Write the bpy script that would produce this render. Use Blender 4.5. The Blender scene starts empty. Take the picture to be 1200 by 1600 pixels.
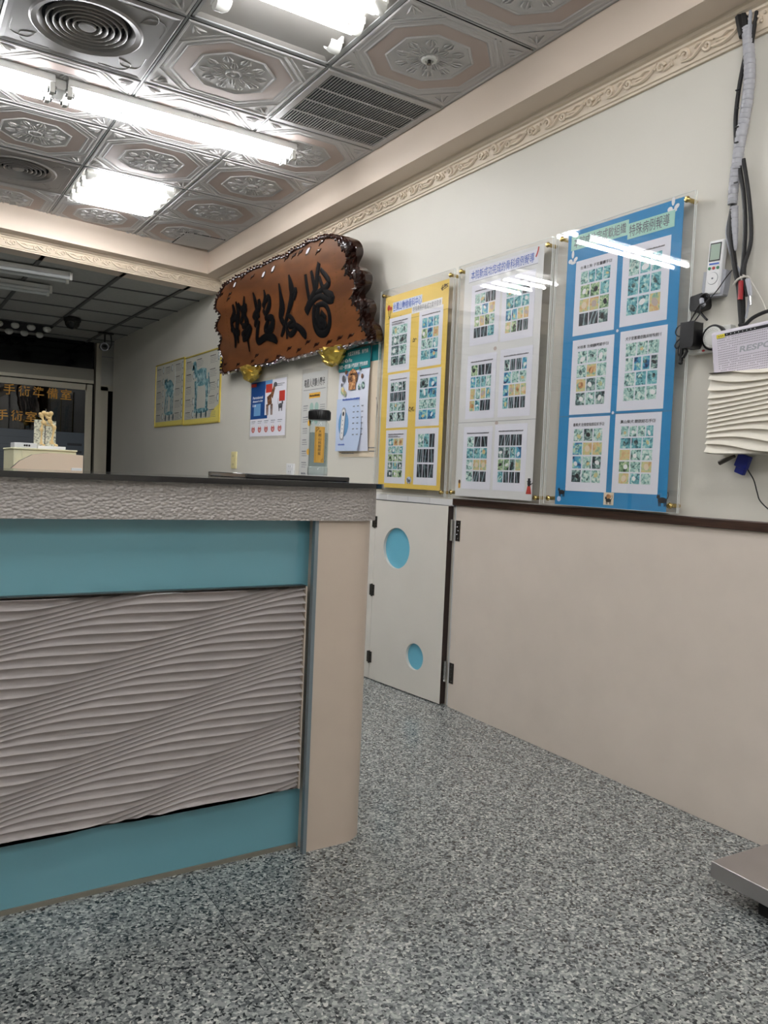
import bpy, math, random
from mathutils import Vector, Matrix
random.seed(7)
SC = bpy.context.scene
COL = SC.collection
PI = math.pi

# ------------------------------------------------------------------ camera
YAW, PIT, ROL = [math.radians(a) for a in (32.45, -2.563, 2.452)]
Fw = Vector((math.sin(YAW)*math.cos(PIT), math.cos(YAW)*math.cos(PIT), math.sin(PIT)))
Rt = Fw.cross(Vector((0, 0, 1))).normalized(); Up = Rt.cross(Fw)
R2 = Rt*math.cos(ROL) + Up*math.sin(ROL); U2 = -Rt*math.sin(ROL) + Up*math.cos(ROL)
cd = bpy.data.cameras.new('camera'); cam = bpy.data.objects.new('camera', cd); COL.objects.link(cam)
cam.matrix_world = Matrix(((R2.x, U2.x, -Fw.x, 0), (R2.y, U2.y, -Fw.y, 0), (R2.z, U2.z, -Fw.z, 1.12), (0, 0, 0, 1)))
cd.sensor_fit = 'VERTICAL'; cd.sensor_height = 32.0; cd.lens = 32.0*1245.2/1600; cd.clip_start = 0.02
SC.camera = cam
# ------------------------------------------------------------------ world, exposure
wd = bpy.data.worlds.new('world'); SC.world = wd; wd.use_nodes = True
wd.node_tree.nodes['Background'].inputs[0].default_value = (0.02, 0.022, 0.026, 1)
SC.view_settings.view_transform = 'Standard'; SC.view_settings.look = 'None'
SC.view_settings.gamma = 1; SC.view_settings.use_curve_mapping = False
SC.view_settings.exposure = 0.97
TUBE = 22.0            # radiance of a lit fluorescent tube
SC.cycles.max_bounces = 10; SC.cycles.transparent_max_bounces = 16
SC.cycles.use_denoising = True; SC.cycles.sample_clamp_indirect = 8.0

# ------------------------------------------------------------------ materials
def lin(c):
    return tuple(((v/255)/12.92 if v/255 <= .04045 else (((v/255)+.055)/1.055)**2.4) for v in c) + (1,)
def nodes(name):
    m = bpy.data.materials.new(name); m.use_nodes = True
    nt = m.node_tree; return m, nt, nt.nodes['Principled BSDF']
def N(nt, t, **k):
    n = nt.nodes.new(t)
    for a, b in k.items(): setattr(n, a, b)
    return n
def mat(name, c, rough=.5, metal=0., spec=.5, coat=0., noise=None, bump=None, emit=None):
    """noise=(scale, strength) slight tone variation; bump=(scale, strength, distance)."""
    m, nt, b = nodes(name)
    b.inputs['Base Color'].default_value = lin(c); b.inputs['Roughness'].default_value = rough
    b.inputs['Metallic'].default_value = metal; b.inputs['Specular IOR Level'].default_value = spec
    b.inputs['Coat Weight'].default_value = coat; b.inputs['Coat Roughness'].default_value = .05
    tc = N(nt, 'ShaderNodeTexCoord')
    if noise:
        nz = N(nt, 'ShaderNodeTexNoise'); nz.inputs['Scale'].default_value = noise[0]; nz.inputs['Detail'].default_value = 5
        nt.links.new(tc.outputs['Object'], nz.inputs['Vector'])
        mx = N(nt, 'ShaderNodeMix', data_type='RGBA', blend_type='MULTIPLY')
        rp = N(nt, 'ShaderNodeValToRGB'); lo = 1-noise[1]
        rp.color_ramp.elements[0].color = (lo, lo, lo, 1); rp.color_ramp.elements[0].position = .3
        rp.color_ramp.elements[1].color = (1, 1, 1, 1); rp.color_ramp.elements[1].position = .65
        nt.links.new(nz.outputs['Fac'], rp.inputs['Fac'])
        mx.inputs['Factor'].default_value = 1; mx.inputs[6].default_value = lin(c)
        nt.links.new(rp.outputs['Color'], mx.inputs[7]); nt.links.new(mx.outputs[2], b.inputs['Base Color'])
    if bump:
        nz = N(nt, 'ShaderNodeTexNoise'); nz.inputs['Scale'].default_value = bump[0]; nz.inputs['Detail'].default_value = 4
        nt.links.new(tc.outputs['Object'], nz.inputs['Vector'])
        bp = N(nt, 'ShaderNodeBump'); bp.inputs['Strength'].default_value = bump[1]; bp.inputs['Distance'].default_value = bump[2]
        nt.links.new(nz.outputs['Fac'], bp.inputs['Height']); nt.links.new(bp.outputs['Normal'], b.inputs['Normal'])
    if emit:
        b.inputs['Emission Color'].default_value = lin(emit[0]); b.inputs['Emission Strength'].default_value = emit[1]
    return m

def granite():
    m, nt, b = nodes('speckled_granite'); L = nt.links.new
    tc = N(nt, 'ShaderNodeTexCoord')
    v = N(nt, 'ShaderNodeTexVoronoi'); v.inputs['Scale'].default_value = 165
    nz0 = N(nt, 'ShaderNodeTexNoise'); nz0.inputs['Scale'].default_value = 90; nz0.inputs['Detail'].default_value = 3
    mixv = N(nt, 'ShaderNodeVectorMath', operation='MULTIPLY_ADD'); mixv.inputs[1].default_value = (.012, .012, .012)
    L(tc.outputs['Object'], nz0.inputs['Vector']); L(nz0.outputs['Color'], mixv.inputs[0]); L(tc.outputs['Object'], mixv.inputs[2])
    L(mixv.outputs[0], v.inputs['Vector'])
    sep = N(nt, 'ShaderNodeSeparateColor'); L(v.outputs['Color'], sep.inputs[0])
    rp = N(nt, 'ShaderNodeValToRGB'); rp.color_ramp.interpolation = 'CONSTANT'
    cols = [(0, (46, 50, 52)), (.12, (88, 93, 94)), (.32, (124, 129, 128)), (.56, (150, 154, 152)), (.8, (174, 178, 174)), (.94, (202, 203, 198))]
    e = rp.color_ramp.elements
    e[0].position, e[0].color = 0, lin(cols[0][1]); e[1].position, e[1].color = cols[1][0], lin(cols[1][1])
    for p, c in cols[2:]:
        x = e.new(p); x.color = lin(c)
    L(sep.outputs[0], rp.inputs['Fac'])
    # faint slab joints
    sp = N(nt, 'ShaderNodeSeparateXYZ'); L(tc.outputs['Object'], sp.inputs[0])
    def joint(sock, off, per):
        a = N(nt, 'ShaderNodeMath', operation='SUBTRACT'); L(sock, a.inputs[0]); a.inputs[1].default_value = off
        d = N(nt, 'ShaderNodeMath', operation='PINGPONG'); L(a.outputs[0], d.inputs[0]); d.inputs[1].default_value = per/2
        c = N(nt, 'ShaderNodeMath', operation='LESS_THAN'); L(d.outputs[0], c.inputs[0]); c.inputs[1].default_value = .0009
        return c.outputs[0]
    mx = N(nt, 'ShaderNodeMath', operation='MAXIMUM'); L(joint(sp.outputs[0], .745, 1.2), mx.inputs[0]); L(joint(sp.outputs[1], 1.095, 1.2), mx.inputs[1])
    mm = N(nt, 'ShaderNodeMix', data_type='RGBA'); L(mx.outputs[0], mm.inputs['Factor']); L(rp.outputs['Color'], mm.inputs[6]); mm.inputs[7].default_value = lin((52, 54, 55))
    L(mm.outputs[2], b.inputs['Base Color'])
    b.inputs['Roughness'].default_value = .2; b.inputs['Specular IOR Level'].default_value = .5
    return m

def voro_bump(name, c, scale, strength, dist, rough=.4, metal=0.):
    m, nt, b = nodes(name); L = nt.links.new
    b.inputs['Base Color'].default_value = lin(c); b.inputs['Roughness'].default_value = rough; b.inputs['Metallic'].default_value = metal
    tc = N(nt, 'ShaderNodeTexCoord'); v = N(nt, 'ShaderNodeTexVoronoi', feature='F1'); v.inputs['Scale'].default_value = scale
    mp = N(nt, 'ShaderNodeMapping'); mp.inputs['Scale'].default_value = (1, 1, 1.5); L(tc.outputs['Object'], mp.inputs[0]); L(mp.outputs[0], v.inputs['Vector'])
    bp = N(nt, 'ShaderNodeBump', invert=True); bp.inputs['Strength'].default_value = strength; bp.inputs['Distance'].default_value = dist
    L(v.outputs['Distance'], bp.inputs['Height']); L(bp.outputs['Normal'], b.inputs['Normal'])
    return m

def wood(name, c1, c2, rough, coat, scale, stretch, dist=4.):
    m, nt, b = nodes(name); L = nt.links.new
    tc = N(nt, 'ShaderNodeTexCoord'); mp = N(nt, 'ShaderNodeMapping'); mp.inputs['Scale'].default_value = stretch
    nz = N(nt, 'ShaderNodeTexNoise'); nz.inputs['Scale'].default_value = scale; nz.inputs['Detail'].default_value = 6; nz.inputs['Distortion'].default_value = dist*.3
    rp = N(nt, 'ShaderNodeValToRGB'); rp.color_ramp.elements[0].color = lin(c1); rp.color_ramp.elements[1].color = lin(c2)
    rp.color_ramp.elements[0].position = .3; rp.color_ramp.elements[1].position = .7
    L(tc.outputs['Object'], mp.inputs[0]); L(mp.outputs[0], nz.inputs['Vector']); L(nz.outputs['Fac'], rp.inputs['Fac']); L(rp.outputs['Color'], b.inputs['Base Color'])
    b.inputs['Roughness'].default_value = rough; b.inputs['Coat Weight'].default_value = coat; b.inputs['Coat Roughness'].default_value = .08
    return m

def photo(name, cols, scale=45., seed=0.):
    """printed photograph: blotches of a few colours"""
    m, nt, b = nodes(name); L = nt.links.new
    tc = N(nt, 'ShaderNodeTexCoord'); mp = N(nt, 'ShaderNodeMapping'); mp.inputs['Location'].default_value = (seed, seed*1.7, 0)
    nz = N(nt, 'ShaderNodeTexNoise'); nz.inputs['Scale'].default_value = scale; nz.inputs['Detail'].default_value = 3; nz.inputs['Distortion'].default_value = .8
    rp = N(nt, 'ShaderNodeValToRGB'); e = rp.color_ramp.elements
    n = len(cols); e[0].position = .34; e[0].color = lin(cols[0]); e[1].position = .66; e[1].color = lin(cols[-1])
    for i, c in enumerate(cols[1:-1]):
        x = e.new(.34+.32*(i+1)/(n-1)); x.color = lin(c)
    L(tc.outputs['Object'], mp.inputs[0]); L(mp.outputs[0], nz.inputs['Vector']); L(nz.outputs['Fac'], rp.inputs['Fac']); L(rp.outputs['Color'], b.inputs['Base Color'])
    b.inputs['Roughness'].default_value = .6
    return m

def clear(name, tint=(255, 255, 255), rough=.0, fac=1., ior=1.49):
    """thin clear sheet: transparent, with a Fresnel-weighted glossy reflection"""
    m, nt, b = nodes(name); nt.nodes.remove(b); L = nt.links.new
    out = nt.nodes['Material Output']; t = N(nt, 'ShaderNodeBsdfTransparent'); g = N(nt, 'ShaderNodeBsdfGlossy'); mx = N(nt, 'ShaderNodeMixShader')
    fr = N(nt, 'ShaderNodeFresnel'); fr.inputs['IOR'].default_value = ior
    t.inputs[0].default_value = lin(tint); g.inputs['Roughness'].default_value = rough
    ml = N(nt, 'ShaderNodeMath', operation='MULTIPLY', use_clamp=True); ml.inputs[1].default_value = fac
    geo = N(nt, 'ShaderNodeNewGeometry'); fx = N(nt, 'ShaderNodeMath', operation='SUBTRACT'); fx.inputs[0].default_value = 1; L(geo.outputs['Backfacing'], fx.inputs[1])
    fz = N(nt, 'ShaderNodeMath', operation='MULTIPLY'); L(fr.outputs[0], fz.inputs[0]); L(fx.outputs[0], fz.inputs[1])
    L(fz.outputs[0], ml.inputs[0]); L(ml.outputs[0], mx.inputs[0]); L(t.outputs[0], mx.inputs[1]); L(g.outputs[0], mx.inputs[2]); L(mx.outputs[0], out.inputs[0])
    return m

M = dict(
    granite=granite(),
    wall=mat('painted_wall', (220, 216, 205), .5, noise=(2.2, .03), spec=.4),
    beam=mat('cream_pink_paint', (224, 207, 190), .55),
    wains=mat('greige_laminate', (222, 210, 198), .4, noise=(7., .05), bump=(9, .12, .004)),
    gate=mat('gate_laminate', (222, 217, 208), .38, noise=(6., .03)),
    trimwood=wood('dark_walnut', (42, 27, 20), (74, 50, 38), .4, .2, 6, (1, 1, 22)),
    darkedge=mat('dark_brown_edge', (48, 34, 30), .4),
    tile=mat('ceiling_tile_silver', (204, 201, 199), .6, metal=.0, spec=.3),
    tilepink=mat('ceiling_tile_rose', (192, 176, 168), .6),
    tbar=mat('ceiling_grid_bar', (178, 180, 180), .4),
    gap=mat('ceiling_gap', (28, 28, 30), .9),
    fartile=mat('office_ceiling_tile', (176, 176, 172), .7, noise=(40, .12), bump=(25, .3, .004)),
    farbar=mat('ceiling_bar_grey', (88, 88, 88), .6),
    moulding=mat('cornice_plaster', (222, 206, 184), .5),
    vent=mat('vent_enamel', (138, 134, 131), .38), ventdark=mat('vent_throat', (32, 34, 42), .8),
    grille=mat('grille_enamel', (190, 187, 185), .45),
    fixture=mat('fixture_white', (235, 235, 232), .35), reflector=mat('reflector_tray', (150, 146, 140), .5),
    cap=mat('lamp_holder_white', (226, 226, 220), .4), capyel=mat('aged_lamp_holder', (206, 204, 160), .5),
    tube=mat('lit_fluorescent', (255, 255, 255), .4, emit=((251, 252, 255), TUBE)),
    tubeoff=mat('unlit_tube', (205, 208, 208), .3),
    chrome=mat('chrome', (200, 200, 200), .15, metal=1), steel=mat('brushed_steel', (178, 172, 168), .3, metal=1, noise=(30, .08)),
    steeldark=mat('hinge_steel', (92, 88, 84), .35, metal=1), brass=mat('brass', (198, 174, 112), .22, metal=1),
    alu=mat('aluminium_frame', (176, 170, 152), .4, metal=.25), aludark=mat('dark_aluminium', (128, 124, 112), .4, metal=.2),
    black=mat('black_plastic', (16, 16, 18), .35), blackmat=mat('black_rubber', (20, 20, 22), .7),
    slab=mat('black_granite_top', (20, 20, 24), .12, coat=.5, noise=(60, .5)),
    teal=mat('teal_back_painted_glass', (104, 155, 167), .08, spec=.5, coat=.4),
    band=voro_bump('pebbled_silver_laminate', (164, 158, 153), 95, .7, .006, .38, .2),
    wave=mat('wave_relief_silver', (206, 200, 198), .33, metal=.35, noise=(20, .05)),
    column=mat('counter_beige', (196, 181, 166), .32, noise=(9, .05)),
    edgeglass=mat('glass_edge', (120, 132, 138), .2, metal=.2),
    blue=mat('round_blue_inset', (112, 186, 210), .4),
    acr=clear('acrylic_sheet', (255, 255, 255), .012, 1.38),
    acredge=mat('acrylic_edge', (232, 236, 232), .25),  # glow of the clear sheet's edges put into an off-white colour
    frost=mat('white_backing_sheet', (214, 216, 216), .4),
    ypaper=mat('yellow_poster_paper', (240, 206, 100), .6, noise=(5, .06)), wpaper=mat('white_poster_paper', (226, 226, 224), .6, noise=(6, .03)),
    bpaper=mat('blue_poster_paper', (36, 138, 194), .55, noise=(6, .1)), sheet=mat('print_paper', (232, 232, 240), .6),
    mint=mat('mint_title_strip', (176, 220, 204), .6), ink=mat('black_ink', (28, 28, 34), .6), inkgrey=mat('grey_ink', (110, 112, 120), .6),
    inkblue=mat('blue_ink', (70, 104, 190), .6), inklight=mat('pale_blue_print', (214, 222, 236), .6), inkred=mat('red_ink', (196, 60, 46), .6), white=mat('white_print', (240, 240, 240), .6),
    pt=photo('photo_teal_drape', [(40, 84, 92), (92, 164, 176), (134, 196, 198), (206, 228, 220)], 60),
    pm=photo('photo_pale_mint', [(60, 92, 90), (146, 192, 184), (192, 220, 210), (232, 238, 230)], 75, 3.1),
    px=photo('photo_xray', [(26, 30, 36), (42, 50, 58), (84, 100, 106)], 30, 1.2),
    pb=photo('photo_tissue', [(130, 176, 160), (206, 208, 150), (222, 196, 142), (206, 166, 120)], 40, 5.),
    pu=photo('photo_blue_field', [(10, 40, 80), (50, 130, 180), (110, 190, 200), (200, 220, 190)], 38, 7.7),
    pd=photo('photo_dark_scene', [(24, 34, 38), (66, 92, 96), (136, 168, 162), (206, 220, 210)], 60, 2.2),
    pg=photo('photo_green_field', [(30, 50, 40), (120, 160, 120), (180, 205, 160), (225, 225, 190)], 60, 9.2),
    bone=mat('xray_bone', (150, 172, 176), .6),
    wood=wood('varnished_camphor', (90, 52, 30), (124, 76, 42), .3, .45, 2.2, (1, 2.6, 1)),
    carve=mat('carved_dark_rim', (50, 24, 17), .16, coat=.6, noise=(30, .4)),
    lacquer=mat('black_lacquer', (6, 6, 8), .5, spec=.15), goldtext=mat('aged_gold_paint', (96, 66, 30), .5),
    gold=mat('crumpled_gold', (226, 196, 96), .3, metal=.75), signgold=mat('gold_lettering', (226, 160, 40), .45),
    kraft=mat('anatomy_poster_paper', (196, 194, 182), .6), yframe=mat('gold_yellow_frame', (214, 192, 84), .35, metal=.3), ypale=mat('pale_yellow_print', (226, 210, 110), .6),
    tealink=photo('anatomy_teal_print', [(44, 92, 104), (96, 146, 156), (176, 202, 200)], 30, 4.), oval=mat('dark_teal_oval', (50, 78, 84), .5), bonewhite=mat('pale_print', (222, 230, 226), .6),
    navy=mat('navy_print', (24, 74, 140), .6), sky=mat('sky_print', (110, 160, 206), .6), dogbrown=photo('photo_dog_fur', [(40, 28, 22), (120, 80, 54), (170, 120, 80)], 60, 2.), dogray=mat('cat_grey_print', (90, 90, 96), .6),
    gum=mat('gum_red_print', (190, 86, 84), .6), tooth=mat('tooth_print', (236, 232, 226), .6),
    green=mat('teal_green_print', (22, 138, 144), .5), palepr=mat('pale_blue_poster', (196, 212, 238), .5), lilac=mat('lilac_poster', (224, 228, 242), .5), cream=mat('cream_poster', (228, 212, 188), .55),
    golden=photo('photo_golden_dog', [(120, 70, 40), (196, 140, 90), (226, 186, 136)], 50, 6.), greyposter=mat('grey_poster', (206, 206, 202), .55), orange=mat('orange_print', (236, 180, 70), .6), mintoval=mat('mint_oval', (160, 190, 180), .6),
    outlet=mat('ivory_plastic', (226, 214, 160), .35), plastic=mat('white_plastic', (232, 232, 232), .35), soot=mat('wall_scuff', (176, 172, 158), .7),
    liquid=clear('clear_liquid', (214, 222, 222), .0, 1.2, 1.33), glass=clear('clear_glass', (244, 248, 248), .0, 1.6), label=mat('gold_label', (214, 164, 66), .5),
    doorglass=clear('dark_tinted_glass', (70, 78, 84), .0, 1.6), frosted=mat('frosted_band', (70, 80, 90), .35), blackglass=mat('black_glass', (8, 10, 13), .08), stripe=mat('dark_stripe', (28, 34, 42), .3),
    walltile=mat('white_wall_tile', (176, 174, 164), .12), dark=mat('dark_room', (40, 40, 44), .8),
    greyp=mat('grey_plastic', (172, 174, 182), .4), wrap=mat('grey_spiral_wrap', (176, 176, 182), .35), cable=mat('black_cable', (22, 21, 22), .45), cablew=mat('white_cable', (214, 210, 200), .5),
    lcd=mat('lcd', (158, 176, 160), .25), red=mat('red_plastic', (176, 50, 54), .4), greenb=mat('green_button', (60, 130, 90), .4), router=mat('lilac_white_plastic', (222, 216, 226), .4), hole=mat('vent_holes', (112, 106, 116), .7),
    yellow=mat('yellow_label', (230, 214, 60), .5), vga=mat('blue_connector', (22, 36, 128), .4), dialw=mat('dial_white', (220, 220, 214), .4),
    boxcream=mat('cream_relief', (232, 226, 212), .45), creambox=mat('cream_cabinet', (226, 222, 188), .5), peach=mat('peach_panel', (232, 208, 184), .5), bonemod=mat('bone_model', (226, 196, 138), .45), card=photo('printed_card', [(90, 92, 88), (206, 206, 186), (226, 226, 206)], 120, 1.),
    scaletop=mat('scale_platform_steel', (186, 182, 181), .3, metal=.85, noise=(12, .06)),
)

# ------------------------------------------------------------------ mesh builder
def text_geo(body, bold=0.0):
    c = bpy.data.curves.new('tmp', 'FONT'); c.body = body; c.offset = bold; c.resolution_u = 3
    o = bpy.data.objects.new('tmp', c); COL.objects.link(o)
    dg = bpy.context.evaluated_depsgraph_get(); me = bpy.data.meshes.new_from_object(o.evaluated_get(dg))
    vs = [v.co.copy() for v in me.vertices]; fs = [tuple(p.vertices) for p in me.polygons]
    COL.objects.unlink(o); bpy.data.objects.remove(o); bpy.data.curves.remove(c); bpy.data.meshes.remove(me)
    return vs, fs

class MB:
    def __init__(s): s.v = []; s.f = []; s.m = []; s.mats = []; s.x = Matrix.Identity(4)
    def mi(s, k):
        if k not in s.mats: s.mats.append(k)
        return s.mats.index(k)
    def add(s, vs, fs, k):
        n = len(s.v); i = s.mi(k)
        s.v += [tuple(s.x @ Vector(v)) for v in vs]; s.f += [tuple(n+a for a in f) for f in fs]; s.m += [i]*len(fs)
    def box(s, a, b, k):
        x0, y0, z0 = a; x1, y1, z1 = b
        s.add([(x0, y0, z0), (x1, y0, z0), (x1, y1, z0), (x0, y1, z0), (x0, y0, z1), (x1, y0, z1), (x1, y1, z1), (x0, y1, z1)],
              [(3, 2, 1, 0), (4, 5, 6, 7), (0, 1, 5, 4), (1, 2, 6, 5), (2, 3, 7, 6), (3, 0, 4, 7)], k)
    def rect(s, x0, y0, x1, y1, z, k): s.add([(x0, y0, z), (x1, y0, z), (x1, y1, z), (x0, y1, z)], [(0, 1, 2, 3)], k)
    def poly(s, pts, z, k): s.add([(p[0], p[1], z) for p in pts], [tuple(range(len(pts)))], k)
    def ell(s, cx, cy, rx, ry, z, k, n=20, rot=0.):
        c, d = math.cos(rot), math.sin(rot)
        s.poly([(cx+rx*math.cos(t)*c-ry*math.sin(t)*d, cy+rx*math.cos(t)*d+ry*math.sin(t)*c) for t in [2*PI*i/n for i in range(n)]], z, k)
    def prism(s, pts, z0, z1, k, kside=None):
        n = len(pts); vs = [(p[0], p[1], z0) for p in pts] + [(p[0], p[1], z1) for p in pts]
        s.add(vs, [tuple(range(n))[::-1], tuple(range(n, 2*n))], k)
        s.add(vs, [(i, (i+1) % n, n+(i+1) % n, n+i) for i in range(n)], kside or k)
    def ribbon(s, pts, z, k, w=None, h=0.0):
        """pts (x,y[,w]) centre line -> flat or raised stroke"""
        P = smooth([(p[0], p[1], (p[2] if len(p) > 2 else w)) for p in pts], 5 if len(pts) > 2 else 2)
        vs = []
        for i, p in enumerate(P):
            a = P[max(0, i-1)]; b = P[min(len(P)-1, i+1)]; dx, dy = b[0]-a[0], b[1]-a[1]; l = math.hypot(dx, dy) or 1
            nx, ny = -dy/l*p[2]/2, dx/l*p[2]/2
            vs += [(p[0]+nx, p[1]+ny, z), (p[0], p[1], z+h), (p[0]-nx, p[1]-ny, z)]
        fs = []
        for i in range(len(P)-1):
            a = 3*i; fs += [(a+1, a, a+3, a+4), (a+2, a+1, a+4, a+5)]
        s.add(vs, fs, k)
    def tube(s, pts, r, k, n=8, sm=0, capped=True):
        P = [Vector(p) for p in pts]
        R = list(r) if isinstance(r, (list, tuple)) else [r]*len(P)
        if sm:
            Q = smooth([(p.x, p.y, p.z, q) for p, q in zip(P, R)], sm); P = [Vector(q[:3]) for q in Q]; R = [q[3] for q in Q]
        vs = []; nrm = None
        for i, p in enumerate(P):
            t = (P[min(len(P)-1, i+1)] - P[max(0, i-1)]).normalized()
            if nrm is None: nrm = t.orthogonal().normalized()
            nrm = (nrm - t*nrm.dot(t)).normalized(); bi = t.cross(nrm)
            for j in range(n):
                a = 2*PI*j/n; vs.append(p + (nrm*math.cos(a)+bi*math.sin(a))*R[i])
        fs = [(i*n+j, i*n+(j+1) % n, (i+1)*n+(j+1) % n, (i+1)*n+j) for i in range(len(P)-1) for j in range(n)]
        if capped: fs += [tuple(range(n))[::-1], tuple((len(P)-1)*n+j for j in range(n))]
        s.add(vs, fs, k)
    def lathe(s, prof, k, n=24, c=(0, 0, 0), cap=False):
        vs = [(c[0]+r*math.cos(2*PI*j/n), c[1]+r*math.sin(2*PI*j/n), c[2]+z) for r, z in prof for j in range(n)]
        fs = [(i*n+j, i*n+(j+1) % n, (i+1)*n+(j+1) % n, (i+1)*n+j) for i in range(len(prof)-1) for j in range(n)]
        if cap: fs += [tuple(range(n))[::-1], tuple((len(prof)-1)*n+j for j in range(n))]
        s.add(vs, fs, k)
    def sphere(s, c, r, k, n=12, m=8, sc=(1, 1, 1)):
        vs = [(c[0]+r*sc[0]*math.sin(PI*i/m)*math.cos(2*PI*j/n), c[1]+r*sc[1]*math.sin(PI*i/m)*math.sin(2*PI*j/n), c[2]+r*sc[2]*math.cos(PI*i/m)) for i in range(m+1) for j in range(n)]
        s.add(vs, [((i+1)*n+j, (i+1)*n+(j+1) % n, i*n+(j+1) % n, i*n+j) for i in range(m) for j in range(n)], k)
    def text(s, body, x, y, w, h, z, k, bold=0.0, slant=0.):
        """lettering stretched into the box x..x+w, y..y+h"""
        vs, fs = text_geo(body, bold)
        if not vs: return
        x0 = min(v.x for v in vs); x1 = max(v.x for v in vs); y0 = min(v.y for v in vs); y1 = max(v.y for v in vs)
        s.add([(x+(v.x-x0)/(x1-x0)*w+slant*(v.y-y0)/(y1-y0)*h, y+(v.y-y0)/(y1-y0)*h, z) for v in vs], fs, k)
    def build(s, name, parent=None, ang=35, bevel=0, loc=None):
        me = bpy.data.meshes.new(name); me.from_pydata(s.v, [], s.f)
        for k in s.mats: me.materials.append(M[k])
        me.polygons.foreach_set('material_index', s.m); me.update()
        me.shade_smooth(); me.set_sharp_from_angle(angle=math.radians(ang))
        o = bpy.data.objects.new(name, me); COL.objects.link(o)
        if parent: o.parent = parent
        if loc: o.location = loc
        if bevel:
            b = o.modifiers.new('bevel', 'BEVEL'); b.width = bevel; b.segments = 2; b.limit_method = 'ANGLE'; b.angle_limit = math.radians(40)
        return o

def smooth(P, n):
    """Catmull-Rom through P"""
    if len(P) < 2: return P
    out = []; g = lambda i: P[max(0, min(len(P)-1, i))]
    for i in range(len(P)-1):
        a, b, c, d = g(i-1), g(i), g(i+1), g(i+2)
        for j in range(n):
            t = j/n
            out.append(tuple(.5*(2*b[q]+(c[q]-a[q])*t+(2*a[q]-5*b[q]+4*c[q]-d[q])*t*t+(-a[q]+3*b[q]-3*c[q]+d[q])*t**3) for q in range(len(b))))
    out.append(tuple(P[-1])); return out

def tag(o, label=None, cat=None, group=None, kind=None):
    if label: o['label'] = label
    if cat: o['category'] = cat
    if group: o['group'] = group
    if kind: o['kind'] = kind
    return o
def thing(name, label, cat, mw=None, group=None):
    o = bpy.data.objects.new(name, None); o.empty_display_size = .05; COL.objects.link(o)
    if mw is not None: o.matrix_world = mw if isinstance(mw, Matrix) else Matrix.Translation(mw)
    return tag(o, label, cat, group)
def dup(o, mw, label=None, parent=None):
    c = o.copy(); COL.objects.link(c)
    if parent: c.parent = parent
    else: c.matrix_world = mw
    if label: c['label'] = label
    for ch in o.children: dup(ch, None, parent=c)
    return c
def struct(o): o['kind'] = 'structure'; return o

W = 2.393
def wallmat(y, z, d=0.):
    """frame on the right wall: x along the wall to the viewer's right, y up, z out into the room"""
    return Matrix(((0, 0, -1, W-d), (-1, 0, 0, y), (0, 1, 0, z), (0, 0, 0, 1)))

ZC, ZS, XS, ZF = 2.858, 2.685, 2.2165, 2.60
def yb(x): return 6.03 + .16*(x-.67)

# ================================================================== SETTING
b = MB(); b.box((-4.6, -3.1, -.1), (3.4, 13.2, 0), 'granite'); struct(b.build('floor'))
b = MB(); b.box((W, -3.1, 0), (W+.15, 10.02, 3.0), 'wall'); struct(b.build('wall_right'))
b = MB(); b.box((-4.6, -3.1, 0), (-4.5, 13.2, 3.0), 'wall'); struct(b.build('wall_left'))
b = MB(); b.box((-4.5, -3.1, 0), (W, -3.0, 3.0), 'wall'); struct(b.build('wall_back'))
b = MB(); b.box((W-.012, -3.0, 0), (W+.001, 3.088, .994), 'wains'); b.box((W-.002, 3.088, 0), (W+.001, 3.11, .994), 'white')
struct(b.build('trim_1', bevel=.002))
b = MB(); b.box((W-.024, -3.0, .9935), (W+.001, 3.108, 1.0265), 'trimwood'); struct(b.build('trim_2', bevel=.003))
# white tiled ledge above the gate
b = MB()
for i in range(5): b.box((W-.014, 3.112+i*.2, .99), (W+.001, 3.309+i*.2, 1.021), 'white')
b.box((W-.01, 3.11, .985), (W+.001, 4.12, 1.019), 'inkgrey'); struct(b.build('trim_3', bevel=.001))
# side beam boxed out over the right wall, header beam across the room
b = MB(); b.box((XS, -3.0, ZS+.0006), (W+.01, 6.4, 3.0), 'beam'); struct(b.build('trim_4'))
b = MB()
pts = [(-4.5, yb(-4.5)), (W, yb(W)), (W, yb(W)+.17), (-4.5, yb(-4.5)+.17)]
b.prism(pts, ZS, 3.0, 'beam')
pts = [(-4.5, yb(-4.5)+.155), (W, yb(W)+.155), (W, yb(W)+.34), (-4.5, yb(-4.5)+.34)]
b.prism(pts, ZF, 3.0, 'beam'); struct(b.build('wall_header'))

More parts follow.
